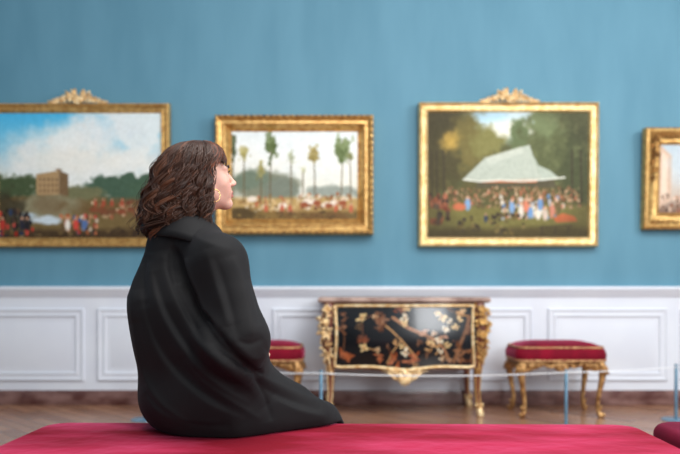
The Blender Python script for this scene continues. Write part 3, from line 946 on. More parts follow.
# ================================================================== STOOLS
def build_stool(loc, label):
    t = thing('stool', label, 'stool', loc, group='gilded stools along the wall')
    hx, hy = .335, .225
    def rr(ax, ay, rad, n=8):
        pts = []
        for cx, cy, a0 in ((ax - rad, ay - rad, 0), (-ax + rad, ay - rad, PI / 2), (-ax + rad, -ay + rad, PI), (ax - rad, -ay + rad, 1.5 * PI)):
            for k in range(n + 1):
                a = a0 + PI / 2 * k / n
                pts.append((cx + rad * math.cos(a), cy + rad * math.sin(a)))
        # subdivide the straight stretches by bulging later
        return pts
    bm = bmesh.new()
    rings = []
    for inset, z in ((.03, .405), (.012, .412), (.002, .43), (0, .455), (.004, .48), (.016, .502), (.035, .518), (.07, .534), (.12, .546), (.17, .552), (.205, .554)):
        rings.append([bm.verts.new((x, y, z)) for x, y in rr(hx - inset, hy - inset, max(.075 - inset * .2, .018))])
    for a, b in zip(rings, rings[1:]):
        n = len(a)
        for k in range(n): bm.faces.new((a[k], a[(k + 1) % n], b[(k + 1) % n], b[k]))
    bm.faces.new(rings[-1]); bm.faces.new(rings[0])
    cu = obj('cushion', bm, M['velvet_stool'], t, angle=None)
    bm = bmesh.new()
    ps = [(x, y, .51) for x, y in rr(hx - .02, hy - .02, .07)]
    tube(bm, ps + ps[:2], .0075, 6, cap=False)
    obj('braid_piping', bm, M['braid'], cu, angle=None)
    bm = bmesh.new()
    ps = [(x, y, .416) for x, y in rr(hx - .006, hy - .006, .07)]
    tube(bm, ps + ps[:2], .008, 6, cap=False)
    obj('braid_trim', bm, M['braid'], cu, angle=None)
    # rails with scalloped, carved lower edges
    def rail(L, place):
        bm = bmesh.new()
        n = 32
        f, b = [], []
        for i in range(n + 1):
            s = -1 + 2 * i / n
            zl = .362 - .018 * math.cos(s * 2.5 * PI) * (1 - .3 * abs(s)) - .022 * math.exp(-(s / .16) ** 2) - .03 * max(0, abs(s) - .75) / .25
            x = s * L
            f.append([bm.verts.new(place(x, 0, zl)), bm.verts.new(place(x, .012, (zl + .41) / 2)), bm.verts.new(place(x, .002, .41))])
            b.append([bm.verts.new(place(x, -.03, zl)), bm.verts.new(place(x, -.03, .41))])
        for i in range(n):
            bm.faces.new((f[i][0], f[i + 1][0], f[i + 1][1], f[i][1])); bm.faces.new((f[i][1], f[i + 1][1], f[i + 1][2], f[i][2]))
            bm.faces.new((b[i][0], b[i][1], b[i + 1][1], b[i + 1][0])); bm.faces.new((f[i][2], f[i + 1][2], b[i + 1][1], b[i][1]))
            bm.faces.new((f[i][0], b[i][0], b[i + 1][0], f[i + 1][0]))
        bm.faces.new((f[0][0], f[0][1], f[0][2], b[0][1], b[0][0])); bm.faces.new((f[n][0], f[n][1], f[n][2], b[n][1], b[n][0]))
        r = obj('rail', bm, M['gilt_wood'], t, angle=50)
        bm = bmesh.new()
        for k in range(7):
            a = -PI / 2 + (k - 3) * .42
            p0 = Vector(place(0, .012, .378)); p1 = Vector(place(math.cos(a) * .05, .026, .378 + math.sin(a) * .045))
            petal(bm, p0, p1 - p0, .05, .022, .5, 1)
        blob(bm, place(0, .022, .38), .014, sub=2)
        obj('carved_shell', bm, M['gilt_wood'], r, angle=None)
        for sg in (-1, 1):
            bm = bmesh.new()
            sc = [Vector(place(sg * L * u, .013, z)) for u, z in ((.18, .385), (.3, .37), (.42, .378), (.55, .395), (.68, .392), (.8, .375), (.9, .385))]
            tube(bm, sc, [.009, .012, .01, .008, .01, .011, .006], 6)
            for u in (.35, .6, .78):
                petal(bm, place(sg * L * u, .012, .385), Vector(place(sg * .03, .02, -.01)) - Vector(place(0, 0, 0)), .04, .02, .5, 1)
            obj('carved_scroll', bm, M['gilt_wood'], r, angle=None)
    lx, ly = .272, .168
    rail(lx, lambda x, o, z: (x, -(ly + .02 + o), z))
    rail(lx, lambda x, o, z: (-x, (ly + .02 + o), z))
    rail(ly, lambda x, o, z: ((lx + .02 + o), x, z))
    rail(ly, lambda x, o, z: (-(lx + .02 + o), -x, z))
    K = smooth_path([(.004, .41, .034), (.022, .37, .034), (.03, .325, .029), (.02, .25, .022), (.002, .16, .017), (-.006, .09, .015), (.0, .045, .017), (.014, .018, .019), (.024, .0, .014)], 30)
    for sx in (-1, 1):
        for sy in (-1, 1):
            d = Vector((sx * .8, sy * .6, 0)); base = Vector((sx * lx, sy * ly, 0))
            bm = bmesh.new()
            P_ = [base + d * o + Vector((0, 0, z)) for o, z, r in K]
            tube(bm, P_, [r for o, z, r in K], 12)
            blob(bm, base + d * .034 + Vector((0, 0, .02)), (.016, .016, .018), sub=2)
            lg = obj('leg', bm, M['gilt_wood'], t, angle=None)
            bm = bmesh.new()
            for k in range(5):
                a = (k - 2) * .5
                dd = Matrix.Rotation(a, 3, 'Z') @ d
                petal(bm, base + d * .026 + dd * .026 + Vector((0, 0, .385)), dd * .3 + Vector((0, 0, -1)), .075, .024, .4, 1)
            obj('knee_carving', bm, M['gilt_wood'], lg, angle=None)
            bm = bmesh.new()
            for k in range(5):
                a = (k - 2) * .6
                dd = Matrix.Rotation(a, 3, 'Z') @ d
                petal(bm, base + d * .004 + dd * .012 + Vector((0, 0, .04)), dd * .2 + Vector((0, 0, 1)), .05, .014, .4, 1)
            obj('foot_carving', bm, M['gilt_wood'], lg, angle=None)
    return t


stool = build_stool((1.615, 5.47, 0), 'gilded stool with red velvet cushion, right of the lacquered chest')
dup(stool, (-.605, 5.47, 0), "gilded stool with red velvet cushion, half hidden behind the coat's sleeve")

# ================================================================== ROPE BARRIER
posts = [(-1.395, 5.2, 'slim grey-blue barrier post mostly hidden behind the seated person'),
         (wx(321, 4.8), 4.8, 'slim grey-blue barrier post in front of the left edge of the lacquered chest'),
         (wx(566, 4.86), 4.86, 'slim grey-blue barrier post in front of the right-hand stool'),
         (wx(676, 5.19), 5.19, 'slim grey-blue barrier post at the far right, with its base plate showing')]
first = None
PH = .392
for x, y, lab in posts:
    if first is None:
        first = thing('barrier_post', lab, 'barrier post', (x, y, 0), group='barrier posts')
        bm = bmesh.new(); tube(bm, [(0, 0, .008), (0, 0, PH - .004), (0, 0, PH)], [.0115, .0115, .009], 16)
        obj('post', bm, M['steel'], first)
        bm = bmesh.new(); tube(bm, [(0, 0, 0), (0, 0, .006), (0, 0, .009)], [.1, .1, .094], 40)
        obj('base_plate', bm, M['steel'], first)
        bm = bmesh.new(); tube(bm, [(0, 0, PH), (0, 0, PH + .006), (0, 0, PH + .009)], [.012, .012, .008], 16)
        obj('cap', bm, M['steel'], first)
    else:
        dup(first, (x, y, 0), lab)
bm = bmesh.new()
pts = []
for (a, b) in zip(posts, posts[1:]):
    for k in range(20):
        u = k / 20
        pts.append((a[0] + (b[0] - a[0]) * u, a[1] + (b[1] - a[1]) * u - .013, PH - .012 - .028 * 4 * u * (1 - u) * (math.hypot(b[0] - a[0], b[1] - a[1]) / 1.6) ** 2 * .7))
pts.append((posts[-1][0], posts[-1][1] - .013, PH - .012))
tube(bm, pts,   .0036, 8)
cd = obj('rope_line', bm, M['cord'], angle=None)
cd['label'] = 'thin white elastic cord strung between the low barrier posts'; cd['category'] = 'barrier cord'

# ================================================================== BENCHES
SEAT = .49


def build_bench(loc, w, d, label, m, rz=0):
    """loc = middle of the far edge on the floor"""
    t = thing('bench', label, 'bench', loc, (0, 0, rz))
    bm = bmesh.new()
    nx, ny = 120, 60
    # padded slab: rounded-box cross sections
    R, RC = .032, .09
    hw = w / 2
    levels = []
    for k in range(9):
        a = PI / 2 * k / 8
        levels.append((R - R * math.sin(a), SEAT - R + R * math.sin(a) if False else SEAT - R + R * math.sin(a), ))
    outline_rings = []
    def outline(inset):
        pts = []
        r = max(RC - inset, .01)
        ax, ay0, ay1 = hw - inset, -d + inset, -inset
        for cx, cy, a0 in ((ax - r, ay1 - r, 0), (-ax + r, ay1 - r, PI / 2), (-ax + r, ay0 + r, PI), (ax - r, ay0 + r, 1.5 * PI)):
            for k in range(9):
                a = a0 + PI / 2 * k / 8
                pts.append((cx + r * math.cos(a), cy + r * math.sin(a)))
        return pts
    prof = [(.06, SEAT - .19), (.02, SEAT - .185), (.004, SEAT - .17), (0, SEAT - .14), (0, SEAT - .08)]
    prof += [(R * (1 - math.cos(PI / 2 * k / 8)), SEAT - R - .002 + R * math.sin(PI / 2 * k / 8)) for k in range(9)]
    prof += [(.09, SEAT - .0012), (.14, SEAT - .0004), (.2, SEAT)]
    rings = [[bm.verts.new((x, y, z)) for x, y in outline(i)] for i, z in prof]
    for a, b in zip(rings, rings[1:]):
        n = len(a)
        for k in range(n): bm.faces.new((a[k], a[(k + 1) % n], b[(k + 1) % n], b[k]))
    bm.faces.new(rings[-1]); bm.faces.new(rings[0])
    st = obj('seat', bm, m, t, angle=None)
    bm = bmesh.new()
    ps = [(x, y, SEAT - .178) for x, y in outline(.004)]
    tube(bm, ps + ps[:2], .007, 6, cap=False)
    obj('piping', bm, m, st, angle=None)
    bm = bmesh.new(); box(bm, -hw + .08, hw - .08, -d + .08, -.08, SEAT - .26, SEAT - .187, .006)
    obj('base', bm, M['bench_base'], t)
    for sx in (-1, 1):
        for yy in (-d + .14, -.14):
            bm = bmesh.new()
            x = sx * (hw - .14)
            tube(bm, [(x, yy, SEAT - .26), (x, yy, .1), (x, yy, 0)], [.034, .028, .022], 14)
            obj('leg', bm, M['bench_base'], t)
    return t


BY = 2.43
build_bench(((wx(45, 2.39) + wx(634, 2.39)) / 2, BY, 0), wx(634, 2.39) - wx(45, 2.39) + .02, .95, 'long crimson velvet bench in the foreground under the seated person', M['velvet'], math.radians(-1.1))
bx = wx(634, 2.39) + .025
build_bench((bx + .99, BY + .035, 0), 1.9, .95, 'wine-red velvet bench just showing in the lower right corner', M['velvet_dark'])

# ================================================================== PERSON
YAW = math.radians(30)
PB = np.array([-.449, 2.33, SEAT])                      # point of the seat under the hips
FW = np.array([math.cos(YAW), math.sin(YAW), 0.]); LF = np.array([-math.sin(YAW), math.cos(YAW), 0.])


def B(f, l, u): return FW * f + LF * l + np.array([0, 0, u])      # body frame (relative to PB)


BR = np.stack([FW, LF, np.array([0, 0, 1.])], 1)                   # columns: forward, left, up
person = thing('person', 'seated person in a black coat with wavy brown hair, looking right', 'person', tuple(PB))

# ---- head frame
HC = np.array([wx(202.5, 2.33), 2.33, wz(177.5, 2.33)]) - PB
hy, hp = math.radians(26), math.radians(11)
hf = np.array([math.cos(hy) * math.cos(hp), math.sin(hy) * math.cos(hp), math.sin(hp)])
hl = np.array([-math.sin(hy), math.cos(hy), 0.])
hu = np.cross(hf, hl)
HR = np.stack([hf, hl, hu], 1)
HS = .9


def Hd(f, l, u): return HC + HS * (hf * f + hl * l + hu * u)


body = Field((-.36, -.36, -.5), (.62, .62, .97), .004)
b = body
e3 = lambda *r: tuple(HS * x for x in r)
# pelvis, trunk
b.ell(B(0, 0, .12), (.11, .15, .105), BR)
b.cone(B(-.02, 0, .2), B(-.03, 0, .42), .11, .115, .06)
b.ell(B(-.02, 0, .42), (.1, .145, .13), BR, .05)
b.cone(B(-.02, -.09, .54), B(-.02, .09, .54), .06, .06, .05)
nb = B(-.03, 0, .6)
b.cone(nb, Hd(-.028, 0, -.06), .055, .05, .03)
# legs
for s in (-1, 1):
    b.cone(B(.02, s * .09, .09), B(.375, s * .1, -.005), .08, .052, .03)
    b.cone(B(.38, s * .1, -.01), B(.44, s * .105, -.2), .054, .052, .02)
    b.cone(B(.44, s * .105, -.2), B(.45, s * .11, -.42), .052, .034, .02)
    b.cone(B(.44, s * .11, -.45), B(.56, s * .13, -.468), .03, .018, .02)
    # arms
    b.cone(B(-.01, s * .175, .54), B(.04, s * .25, .29), .05, .042, .03)
    b.cone(B(.03, s * .25, .29), B(.135, s * .1, .21), .04, .026, .02)
# hands folded on the lap: each a palm, four unequal bent fingers and a thumb leaving its side
for s, zo, fo in ((-1, .012, 0), (1, -.014, .012)):
    w = np.array([.135 + fo, s * .1, .212 + zo * .6])
    dirv = np.array([.42, -s * .9, -.06]); dirv /= np.linalg.norm(dirv)
    sd = np.array([.9, s * .42, 0.])                     # across the knuckles, thumb side is forward
    upv = np.array([0, 0, 1.])
    for k, (off, L) in enumerate(((-.027, .058), (-.01, .067), (.009, .071), (.027, .065))):
        kn = w + dirv * .082 + sd * off + upv * (zo + .004)
        b.cone(B(*w), B(*kn), .016, .0115, .008)
        m1 = kn + dirv * L * .5 + upv * .004
        m2 = m1 + dirv * L * .28 - upv * L * .22
        m3 = m2 + dirv * L * .1 - upv * L * .24
        b.cone(B(*kn), B(*m1), .0098, .0088, .003); b.cone(B(*m1), B(*m2), .0088, .008, .003); b.cone(B(*m2), B(*m3), .008, .0068, .003)
    t0 = w + dirv * .025 + sd * .022 + upv * zo
    t1 = t0 + dirv * .03 + sd * .026; t2 = t1 + dirv * .032 + sd * .004
    b.cone(B(*w), B(*t0), .016, .014, .008); b.cone(B(*t0), B(*t1), .013, .0105, .004); b.cone(B(*t1), B(*t2), .0105, .008, .003)
# head
b.ell(Hd(-.016, 0, .03), e3(.094, .076, .089), HR, .02)
b.ell(Hd(.028, 0, -.03), e3(.06, .06, .085), HR, .03)
for s in (-1, 1):
    b.cone(Hd(-.01, s * .05, -.055), Hd(.06, s * .014, -.102), HS * .022, HS * .017, .02)
    b.cone(Hd(.05, s * .035, -.035), Hd(.062, s * .022, -.06), HS * .03, HS * .026, .02)      # cheek
b.ell(Hd(.072, 0, -.106), e3(.02, .022, .018), HR, .014)
b.cone(Hd(.088, 0, .006), Hd(.108, 0, -.032), HS * .0085, HS * .0095, .012)                        # nose
b.ell(Hd(.109, 0, -.036), e3(.012, .0105, .0095), HR, .006)
for s in (-1, 1):
    b.ell(Hd(.1, s * .0125, -.04), e3(.011, .0075, .0075), HR, .005)
    b.cone(Hd(.086, s * .012, .02), Hd(.07, s * .045, .018), HS * .01, HS * .01, .012)        # brow
    b.ell(Hd(.096, s * .031, -.002), e3(.014, .017, .011), HR, .012, cut=True)                # socket
    b.ell(Hd(.0705, s * .031, -.002), e3(.0155, .0165, .0135), HR, .004)                       # lids
    b.ell(Hd(-.012, s * .077, -.015), e3(.018, .008, .03), HR, .006)                           # ear
    b.ell(Hd(-.008, s * .079, -.04), e3(.008, .006, .01), HR, .004)                            # lobe
b.ell(Hd(.0905, 0, -.067), e3(.0115, .021, .0065), HR, .006)
b.ell(Hd(.0895, 0, -.079), e3(.0115, .018, .0075), HR, .006)
b.ell(Hd(.105, 0, -.073), e3(.012, .03, .0018), HR, .003, cut=True)
V, F = b.mesh()
V = relax(V, F, 1, .35)
# skin tint: lips and cheeks have their own colour
q = (V - HC) @ HR / HS
col = np.tile(lin((216, 170, 152)), (len(V), 1))
lip = np.clip(1.25 - np.sqrt(((q[:, 0] - .095) / .02) ** 2 + (q[:, 1] / .023) ** 2 + ((q[:, 2] + .073) / .0125) ** 2), 0, .35) / .35
col = col * (1 - lip[:, None] * .85) + lin((172, 84, 84)) * lip[:, None] * .85
ck = np.clip(1 - np.sqrt(((q[:, 0] - .07) / .03) ** 2 + ((np.abs(q[:, 1]) - .042) / .03) ** 2 + ((q[:, 2] + .042) / .03) ** 2), 0, 1)
col = col * (1 - ck[:, None] * .35) + lin((208, 136, 124)) * ck[:, None] * .35
np_mesh('body', V, F, M['skin'], person, col)
for s in (-1, 1):
    bm = bmesh.new(); blob(bm, Hd(.0738, s * .031, -.003), HS * .0125, sub=3)
    ey = obj('eye', bm, M['eyewhite'], person, angle=None)
    bm = bmesh.new(); blob(bm, Hd(.0834, s * .031, -.003), (HS * .0046, HS * .0058, HS * .0058), sub=2)
    obj('iris', bm, M['iris'], ey, angle=None)
    bm = bmesh.new()
    tube(bm, [Hd(.098, s * .014, .022), Hd(.093, s * .03, .027), Hd(.078, s * .047, .02)], [.003, .0032, .0015], 6)
    obj('eyebrow', bm, M['brow'], person, angle=None)
    bm = bmesh.new()
    for k in range(9):
        a = (k - 4) / 4
        p0 = Vector(Hd(.0865 - .004 * a * a, s * .031 + a * .011, .0035 - .003 * a * a))
        dv = Vector(hf * .9 + hl * a * .5 + hu * .45).normalized()
        tube(bm, [p0, p0 + dv * .006, p0 + dv * .009 + Vector((0, 0, .002))], [.0008, .0006, .0002], 4)
    obj('eyelashes', bm, M['brow'], person, angle=None)

# ---- coat
coat = Field((-.42, -.45, -.16), (.62, .62, .74), .005)
c = coat
TILT = BR
c.cone(B(-.05, .0, .56), B(-.052, .01, .415), .122, .17, .05)
c.ell(B(-.03, .01, .34), (.152, .182, .2), TILT, .06)
c.ell(B(-.028, .005, .26), (.162, .19, .25), TILT, .08)
c.ell(B(-.015, .0, .09), (.17, .215, .125), TILT, .07)
for s in (-1, 1):
    c.cone(B(-.025, s * .09, .575), B(-.005, s * .185, .525), .066, .074, .07)
    c.cone(B(-.005, s * .185, .52), B(.03, s * .262, .3), .076, .079, .05)
    c.cone(B(.03, s * .262, .29), B(.13, s * .105, .208), .076, .05, .05)
    c.cone(B(.0, s * .09, .1), B(.385, s * .1, .0), .125, .062, .06)
    c.cone(B(.385, s * .1, .0), B(.42, s * .105, -.06), .062, .066, .03)
c.cone(B(.02, 0, .1), B(.37, 0, .02), .11, .05, .06)
# cloth bridging the elbow and the lap, and the skirt lying on the seat on the near side
c.cone(B(.0, -.2, .26), B(.09, -.13, .1), .075, .1, .09)
c.cone(B(.08, -.11, .13), B(.26, -.1, .055), .1, .085, .05)
c.cone(B(.05, -.17, .03), B(.34, -.15, .015), .06, .04, .06)
# hollow at the neck
c.cone(B(-.03, 0, .6), B(-.02, 0, .75), .062, .085, .02, cut=True)


def hit(px, py, fld):
    """first point of the coat met along the line of sight through a photo pixel: where the photo shows a fold"""
    o = np.array([0, 0, H]) - PB
    d = np.array([(px - CX) / FPX, 1, -(py - HY) / FPX]); d /= np.linalg.norm(d)
    t = 1.6
    while t < 3.2:
        p = o + d * t
        if fld.sample(p) < 0: return p, d
        t += .004
    return None, d


def fold(pix, r, depth, cut=True, k=.014, sub=6):
    P_ = []
    for px, py in smooth_path(pix, (len(pix) - 1) * sub + 1):
        p, d = hit(px, py, base_coat)
        if p is not None: P_.append(p + d * depth)
    if len(P_) < 2: return
    n = len(P_)
    rad = [r * (.35 + .65 * math.sin(PI * (i + .5) / n) ** .6) for i in range(n)]
    c.path(P_, rad, k, cut)


base_coat = Field((-.42, -.45, -.16), (.62, .62, .74), .005)
base_coat.F = c.F.copy()
# grooves (cut) and ridges where the cloth creases
fold([(173, 251), (179, 266), (188, 286), (198, 308), (210, 330)], .015, -.005, True, .016)
fold([(202, 316), (214, 336), (228, 352), (242, 364), (252, 371)], .014, -.007, True, .02)
fold([(171, 254), (172, 266), (176, 282)], .009, -.004, True, .012)
fold([(240, 364), (250, 371), (260, 374)], .010, -.003, True, .014)
# rest flat on the seat: cut away what would sink into it (the seat ends at the far edge)
sl = (slice(None),) * 3
ax = [coat.lo[k] + coat.h * np.arange(coat.n[k]) for k in range(3)]
X, Y, Z = np.meshgrid(*ax, indexing='ij')
edge = (BY - PB[1])
under = np.where(Y < edge - .02, .003 - Z, np.where(Y < edge + .012, -.045 + .048 * np.sqrt(np.clip(1 - ((Y - edge + .02) / .032) ** 2, 0, 1)) - Z, -1)).astype(np.float32)
c._max(sl, under, .006)
# the overlapping front edge of the coat
FE = [B(.2, .0, .56), B(.2, .015, .45), B(.2, .02, .34), B(.2, .02, .24)]
for i_ in range(len(FE)):      # slide each point inwards until it meets the cloth
    for k_ in range(60):
        if c.sample(FE[i_]) < 0: break
        FE[i_] = FE[i_] - FW * .004
c.path([q_ + FW * .003 for q_ in FE], [.006] * 4, .006, True)
for q_ in FE[:3]:
    c.ell(q_ + LF * -.035 + FW * .002, (.006, .012, .012), BR, .001)
V, F = c.mesh()
V = relax(V, F, 2, .5)
# creases: sharp crests and valleys pressed along the cloth's normals, each (path, height in mm, width of its two flanks)
me_ = bpy.data.meshes.new('tmp'); me_.from_pydata(V.tolist(), [], F.tolist()); me_.update()
NV = np.empty(len(V) * 3, np.float32); me_.vertices.foreach_get('normal', NV); NV = NV.reshape(-1, 3); bpy.data.meshes.remove(me_)
O_ = V + PB - np.array([0, 0, H])
PX = CX + FPX * O_[:, 0] / O_[:, 1]; PY = HY - FPX * O_[:, 2] / O_[:, 1]
face_ = np.clip((-(NV * O_).sum(1) / np.linalg.norm(O_, axis=1) - .02) / .3, 0, 1)
disp = np.zeros(len(V))


def crease(pts, A, wl, wr):
    global disp
    P_ = smooth_path(pts, (len(pts) - 1) * 6 + 1)
    best = np.full(len(V), 1e9); side = np.zeros(len(V)); tt = np.zeros(len(V))
    n = len(P_) - 1
    for i in range(n):
        a, b_ = P_[i], P_[i + 1]; ab = b_ - a
        qx, qy = PX - a[0], PY - a[1]
        t = np.clip((qx * ab[0] + qy * ab[1]) / (ab @ ab + 1e-9), 0, 1)
        d = np.hypot(qx - t * ab[0], qy - t * ab[1])
        m = d < best
        best[m] = d[m]; side[m] = np.sign(ab[0] * qy - ab[1] * qx)[m]; tt[m] = (i + t[m]) / n
    w = np.where(side > 0, wr, wl)
    taper = np.clip(np.sin(PI * np.clip(tt, 0, 1)), 0, 1) ** .7
    disp += A * .0016 * taper * np.exp(-np.sqrt((best / w) ** 2 + .04) + .2)


# right side of the walk along the path is the lower-left of a fold that runs down to the right
crease([(186, 258), (194, 282), (203, 304), (216, 330), (232, 352)], 9, 3, 12)
crease([(163, 250), (168, 276), (180, 306), (198, 336), (222, 360), (250, 380), (268, 404)], 11, 5, 10)
crease([(166, 258), (174, 286), (188, 314), (206, 340), (228, 358)], -7, 5, 5)
crease([(150, 262), (156, 292), (168, 322), (190, 354), (220, 384), (250, 404)], 9, 4, 11)
crease([(155, 272), (164, 304), (180, 334), (204, 362), (236, 386)], -6, 6, 5)
crease([(140, 290), (147, 320), (158, 348), (178, 376), (208, 402), (244, 420)], 8, 4, 12)
crease([(145, 300), (154, 334), (170, 362), (196, 388), (230, 408)], -6, 6, 5)
crease([(133, 300), (139, 340), (147, 374), (162, 402), (190, 424)], 7, 3, 9)
crease([(140, 256), (136, 276), (134, 296), (137, 322)], 6, 6, 6)
crease([(147, 256), (144, 280), (147, 308)], -6, 5, 5)
crease([(148, 392), (166, 412), (196, 424), (232, 426)], -5, 5, 4)
crease([(144, 386), (158, 408), (184, 420), (220, 422)], 5, 4, 6)
crease([(206, 250), (214, 278), (222, 304), (228, 326)], 6, 8, 5)
crease([(214, 256), (224, 284), (232, 312), (238, 338)], -5, 6, 7)
crease([(232, 256), (242, 284), (249, 312), (252, 336)], 7, 5, 10)
crease([(250, 276), (257, 300), (260, 326)], -4, 4, 5)
crease([(236, 340), (250, 344), (264, 338)], -4, 4, 4)
crease([(226, 336), (240, 352), (256, 358), (267, 352)], 5, 5, 6)
crease([(244, 366), (262, 378), (286, 391), (314, 402), (336, 409)], 9, 6, 12)
crease([(250, 376), (268, 390), (292, 402), (320, 411)], -6, 5, 6)
crease([(248, 368), (258, 384), (267, 402), (272, 421)], -6, 3, 5)
crease([(272, 398), (296, 410), (326, 417)], 6, 5, 6)
crease([(190, 232), (200, 240), (216, 246), (232, 250)], 4, 5, 8)
crease([(176, 236), (172, 246), (171, 258)], -5, 4, 5)
crease([(200, 330), (214, 352), (236, 372), (256, 396)], 6, 5, 5)
crease([(186, 360), (208, 384), (236, 404), (262, 420)], 5, 5, 6)
disp *= face_ * np.clip((V[:, 2] - .004) / .02, 0, 1)
V = V + NV * disp[:, None]
V = relax(V, F, 1, .3)
co = np_mesh('coat', V, F, M['coat'], person)
# collar: a folded strip standing round the neck and falling on the shoulders
bm = bmesh.new()
nA = 64
prof = [(.070, .610, .0), (.070, .650, .0), (.076, .674, .0), (.085, .682, .0), (.098, .676, .0), (.114, .657, .0), (.130, .634, .0), (.138, .616, .0)]
rings = []
for i in range(nA + 1):
    a = math.radians(38) + (2 * PI - math.radians(76)) * i / nA     # open at the front
    ring = []
    fr_ = math.cos(a)
    for r, u, _ in prof:
        drop = -.045 * max(0, fr_) * (r / .13) - .02 * max(0, fr_)
        rr_ = r * (1 + .16 * math.sin(a) ** 2 * (r - .06) / .07)
        ring.append(bm.verts.new(tuple(B(-.03 + rr_ * math.cos(a) * .95, rr_ * math.sin(a) * 1.1, u + drop - .034 * (r - .066) / .066 * math.sin(a) ** 2 + .004 * math.sin(5 * a)))))
    rings.append(ring)
for a_, b_ in zip(rings, rings[1:]):
    for k in range(len(prof) - 1): bm.faces.new((a_[k], b_[k], b_[k + 1], a_[k + 1]))
bmesh.ops.recalc_face_normals(bm, faces=bm.faces)
r_ = bmesh.ops.solidify(bm, geom=bm.faces[:], thickness=.007)
obj('collar', bm, M['coat'], co, angle=None)

# ---- trousers and shoes
tr = Field((.1, -.2, -.5), (.62, .62, .12), .006)
for s in (-1, 1):
    tr.cone(B(.25, s * .095, .03), B(.37, s * .1, -.005), .065, .057, .02)
    tr.cone(B(.38, s * .1, -.01), B(.448, s * .105, -.2), .058, .06, .02)
    tr.cone(B(.448, s * .105, -.2), B(.452, s * .11, -.41), .06, .055, .02)
V, F = tr.mesh()
np_mesh('trousers', relax(V, F, 2), F, M['trouser'], person)
for s in (-1, 1):
    sh = Field((.2, -.2, -.5), (.75, .65, -.34), .004)
    sh.cone(B(.435, s * .11, -.445), B(.575, s * .14, -.462), .043, .031, .02)
    sh.cone(B(.445, s * .11, -.40), B(.44, s * .11, -.45), .043, .046, .02)
    sh.cone(B(.575, s * .14, -.462), B(.605, s * .146, -.468), .034, .02, .02)
    ax = [sh.lo[k] + sh.h * np.arange(sh.n[k]) for k in range(3)]
    Z = np.meshgrid(*ax, indexing='ij')[2]
    sh._max((slice(None),) * 3, (-.476 - Z).astype(np.float32), .004)
    V, F = sh.mesh()
    so = np_mesh('shoe', relax(V, F, 1), F, M['shoe'], person)
    bm = bmesh.new()
    ring0, ring1 = [], []
    for k in range(28):
        a = 2 * PI * k / 28
        f_ = .515 + .125 * math.cos(a); l_ = s * (.128 + .02 * math.cos(a)) + .042 * math.sin(a) * (1 - .12 * math.cos(a))
        ring0.append(bm.verts.new(tuple(B(f_, l_, -.4895)))); ring1.append(bm.verts.new(tuple(B(f_, l_, -.472))))
    for k in range(28): bm.faces.new((ring0[k], ring0[(k + 1) % 28], ring1[(k + 1) % 28], ring1[k]))
    bm.faces.new(ring0); bm.faces.new(ring1)
    obj('sole', bm, M['sole'], so)

# ---- hair: under-layer plus wavy locks, in an upright frame turned with the head
gf = np.array([math.cos(hy), math.sin(hy), 0.]); gl = hl


def G(f, l, u): return HC + gf * f + gl * l + np.array([0, 0, u])


UL = [-.19, -.17, -.122, -.042, .022, .06, .09, .105, .112]
BK = [.195, .205, .196, .164, .141, .12, .092, .06, .03]      # reach behind the head
SD = [.100, .105, .108, .104, .096, .086, .066, .045, .022]      # sideways
FR = [.03, .03, .03, .05, .07, .072, .062, .048, .03]         # forward


def Rh(th, u):
    c_, s_ = np.cos(th), np.sin(th)
    a = np.where(c_ < 0, np.interp(u, UL, BK), np.interp(u, UL, FR))
    s2 = np.interp(u, UL, SD)
    return 1 / np.sqrt((c_ / a) ** 2 + (s_ / s2) ** 2)


hv, hfc, hc = [], [], []
# under-layer
TH = np.linspace(math.radians(82), math.radians(278), 60); UU = np.linspace(-.17, .112, 30)
T2, U2 = np.meshgrid(TH, UU, indexing='ij')
R2 = Rh(T2, U2) * .9
pv = np.stack([G(r * math.cos(t) - .012, r * math.sin(t), u - .004) for r, t, u in zip(R2.ravel(), T2.ravel(), U2.ravel())])
idx = np.arange(60 * 30).reshape(60, 30)
hv.append(pv); hfc.append(np.stack([idx[:-1, :-1], idx[1:, :-1], idx[1:, 1:], idx[:-1, 1:]], -1).reshape(-1, 4)); hc.append(np.tile(lin((34, 22, 18)), (len(pv), 1)))
off = len(pv)
TH = np.linspace(-math.radians(82), math.radians(82), 30); UU = np.linspace(.048, .112, 12)
T2, U2 = np.meshgrid(TH, UU, indexing='ij'); R2 = Rh(T2, U2) * .97
pv = np.stack([G(r * math.cos(t) - .006, r * math.sin(t), u - .003) for r, t, u in zip(R2.ravel(), T2.ravel(), U2.ravel())])
idx = np.arange(30 * 12).reshape(30, 12) + off
hv.append(pv); hfc.append(np.stack([idx[:-1, :-1], idx[1:, :-1], idx[1:, 1:], idx[:-1, 1:]], -1).reshape(-1, 4)); hc.append(np.tile(lin((36, 23, 18)), (len(pv), 1)))
off += len(pv)


def strand(P_, rad, colr):
    global off
    P_ = np.asarray(P_); n = len(P_); k = 4
    T = np.gradient(P_, axis=0); T /= np.linalg.norm(T, axis=1)[:, None] + 1e-9
    out = P_ - HC; out[:, 2] *= .3
    N = out - (out * T).sum(1)[:, None] * T; N /= np.linalg.norm(N, axis=1)[:, None] + 1e-9
    Bn = np.cross(T, N)
    rr_ = np.asarray(rad)[:, None]
    rings = [P_ + rr_ * (math.cos(2 * PI * j / k) * N * .8 + math.sin(2 * PI * j / k) * Bn * 1.3) for j in range(k)]
    V_ = np.stack(rings, 1).reshape(-1, 3)
    ii = np.arange(n * k).reshape(n, k)
    F_ = np.stack([ii[:-1], np.roll(ii, -1, 1)[:-1], np.roll(ii, -1, 1)[1:], ii[1:]], -1).reshape(-1, 4) + off
    hv.append(V_); hfc.append(F_); hc.append(np.tile(colr, (len(V_), 1))); off += len(V_)


rg = np.random.default_rng(5)
BROWN = np.array(lin((60, 38, 28)))


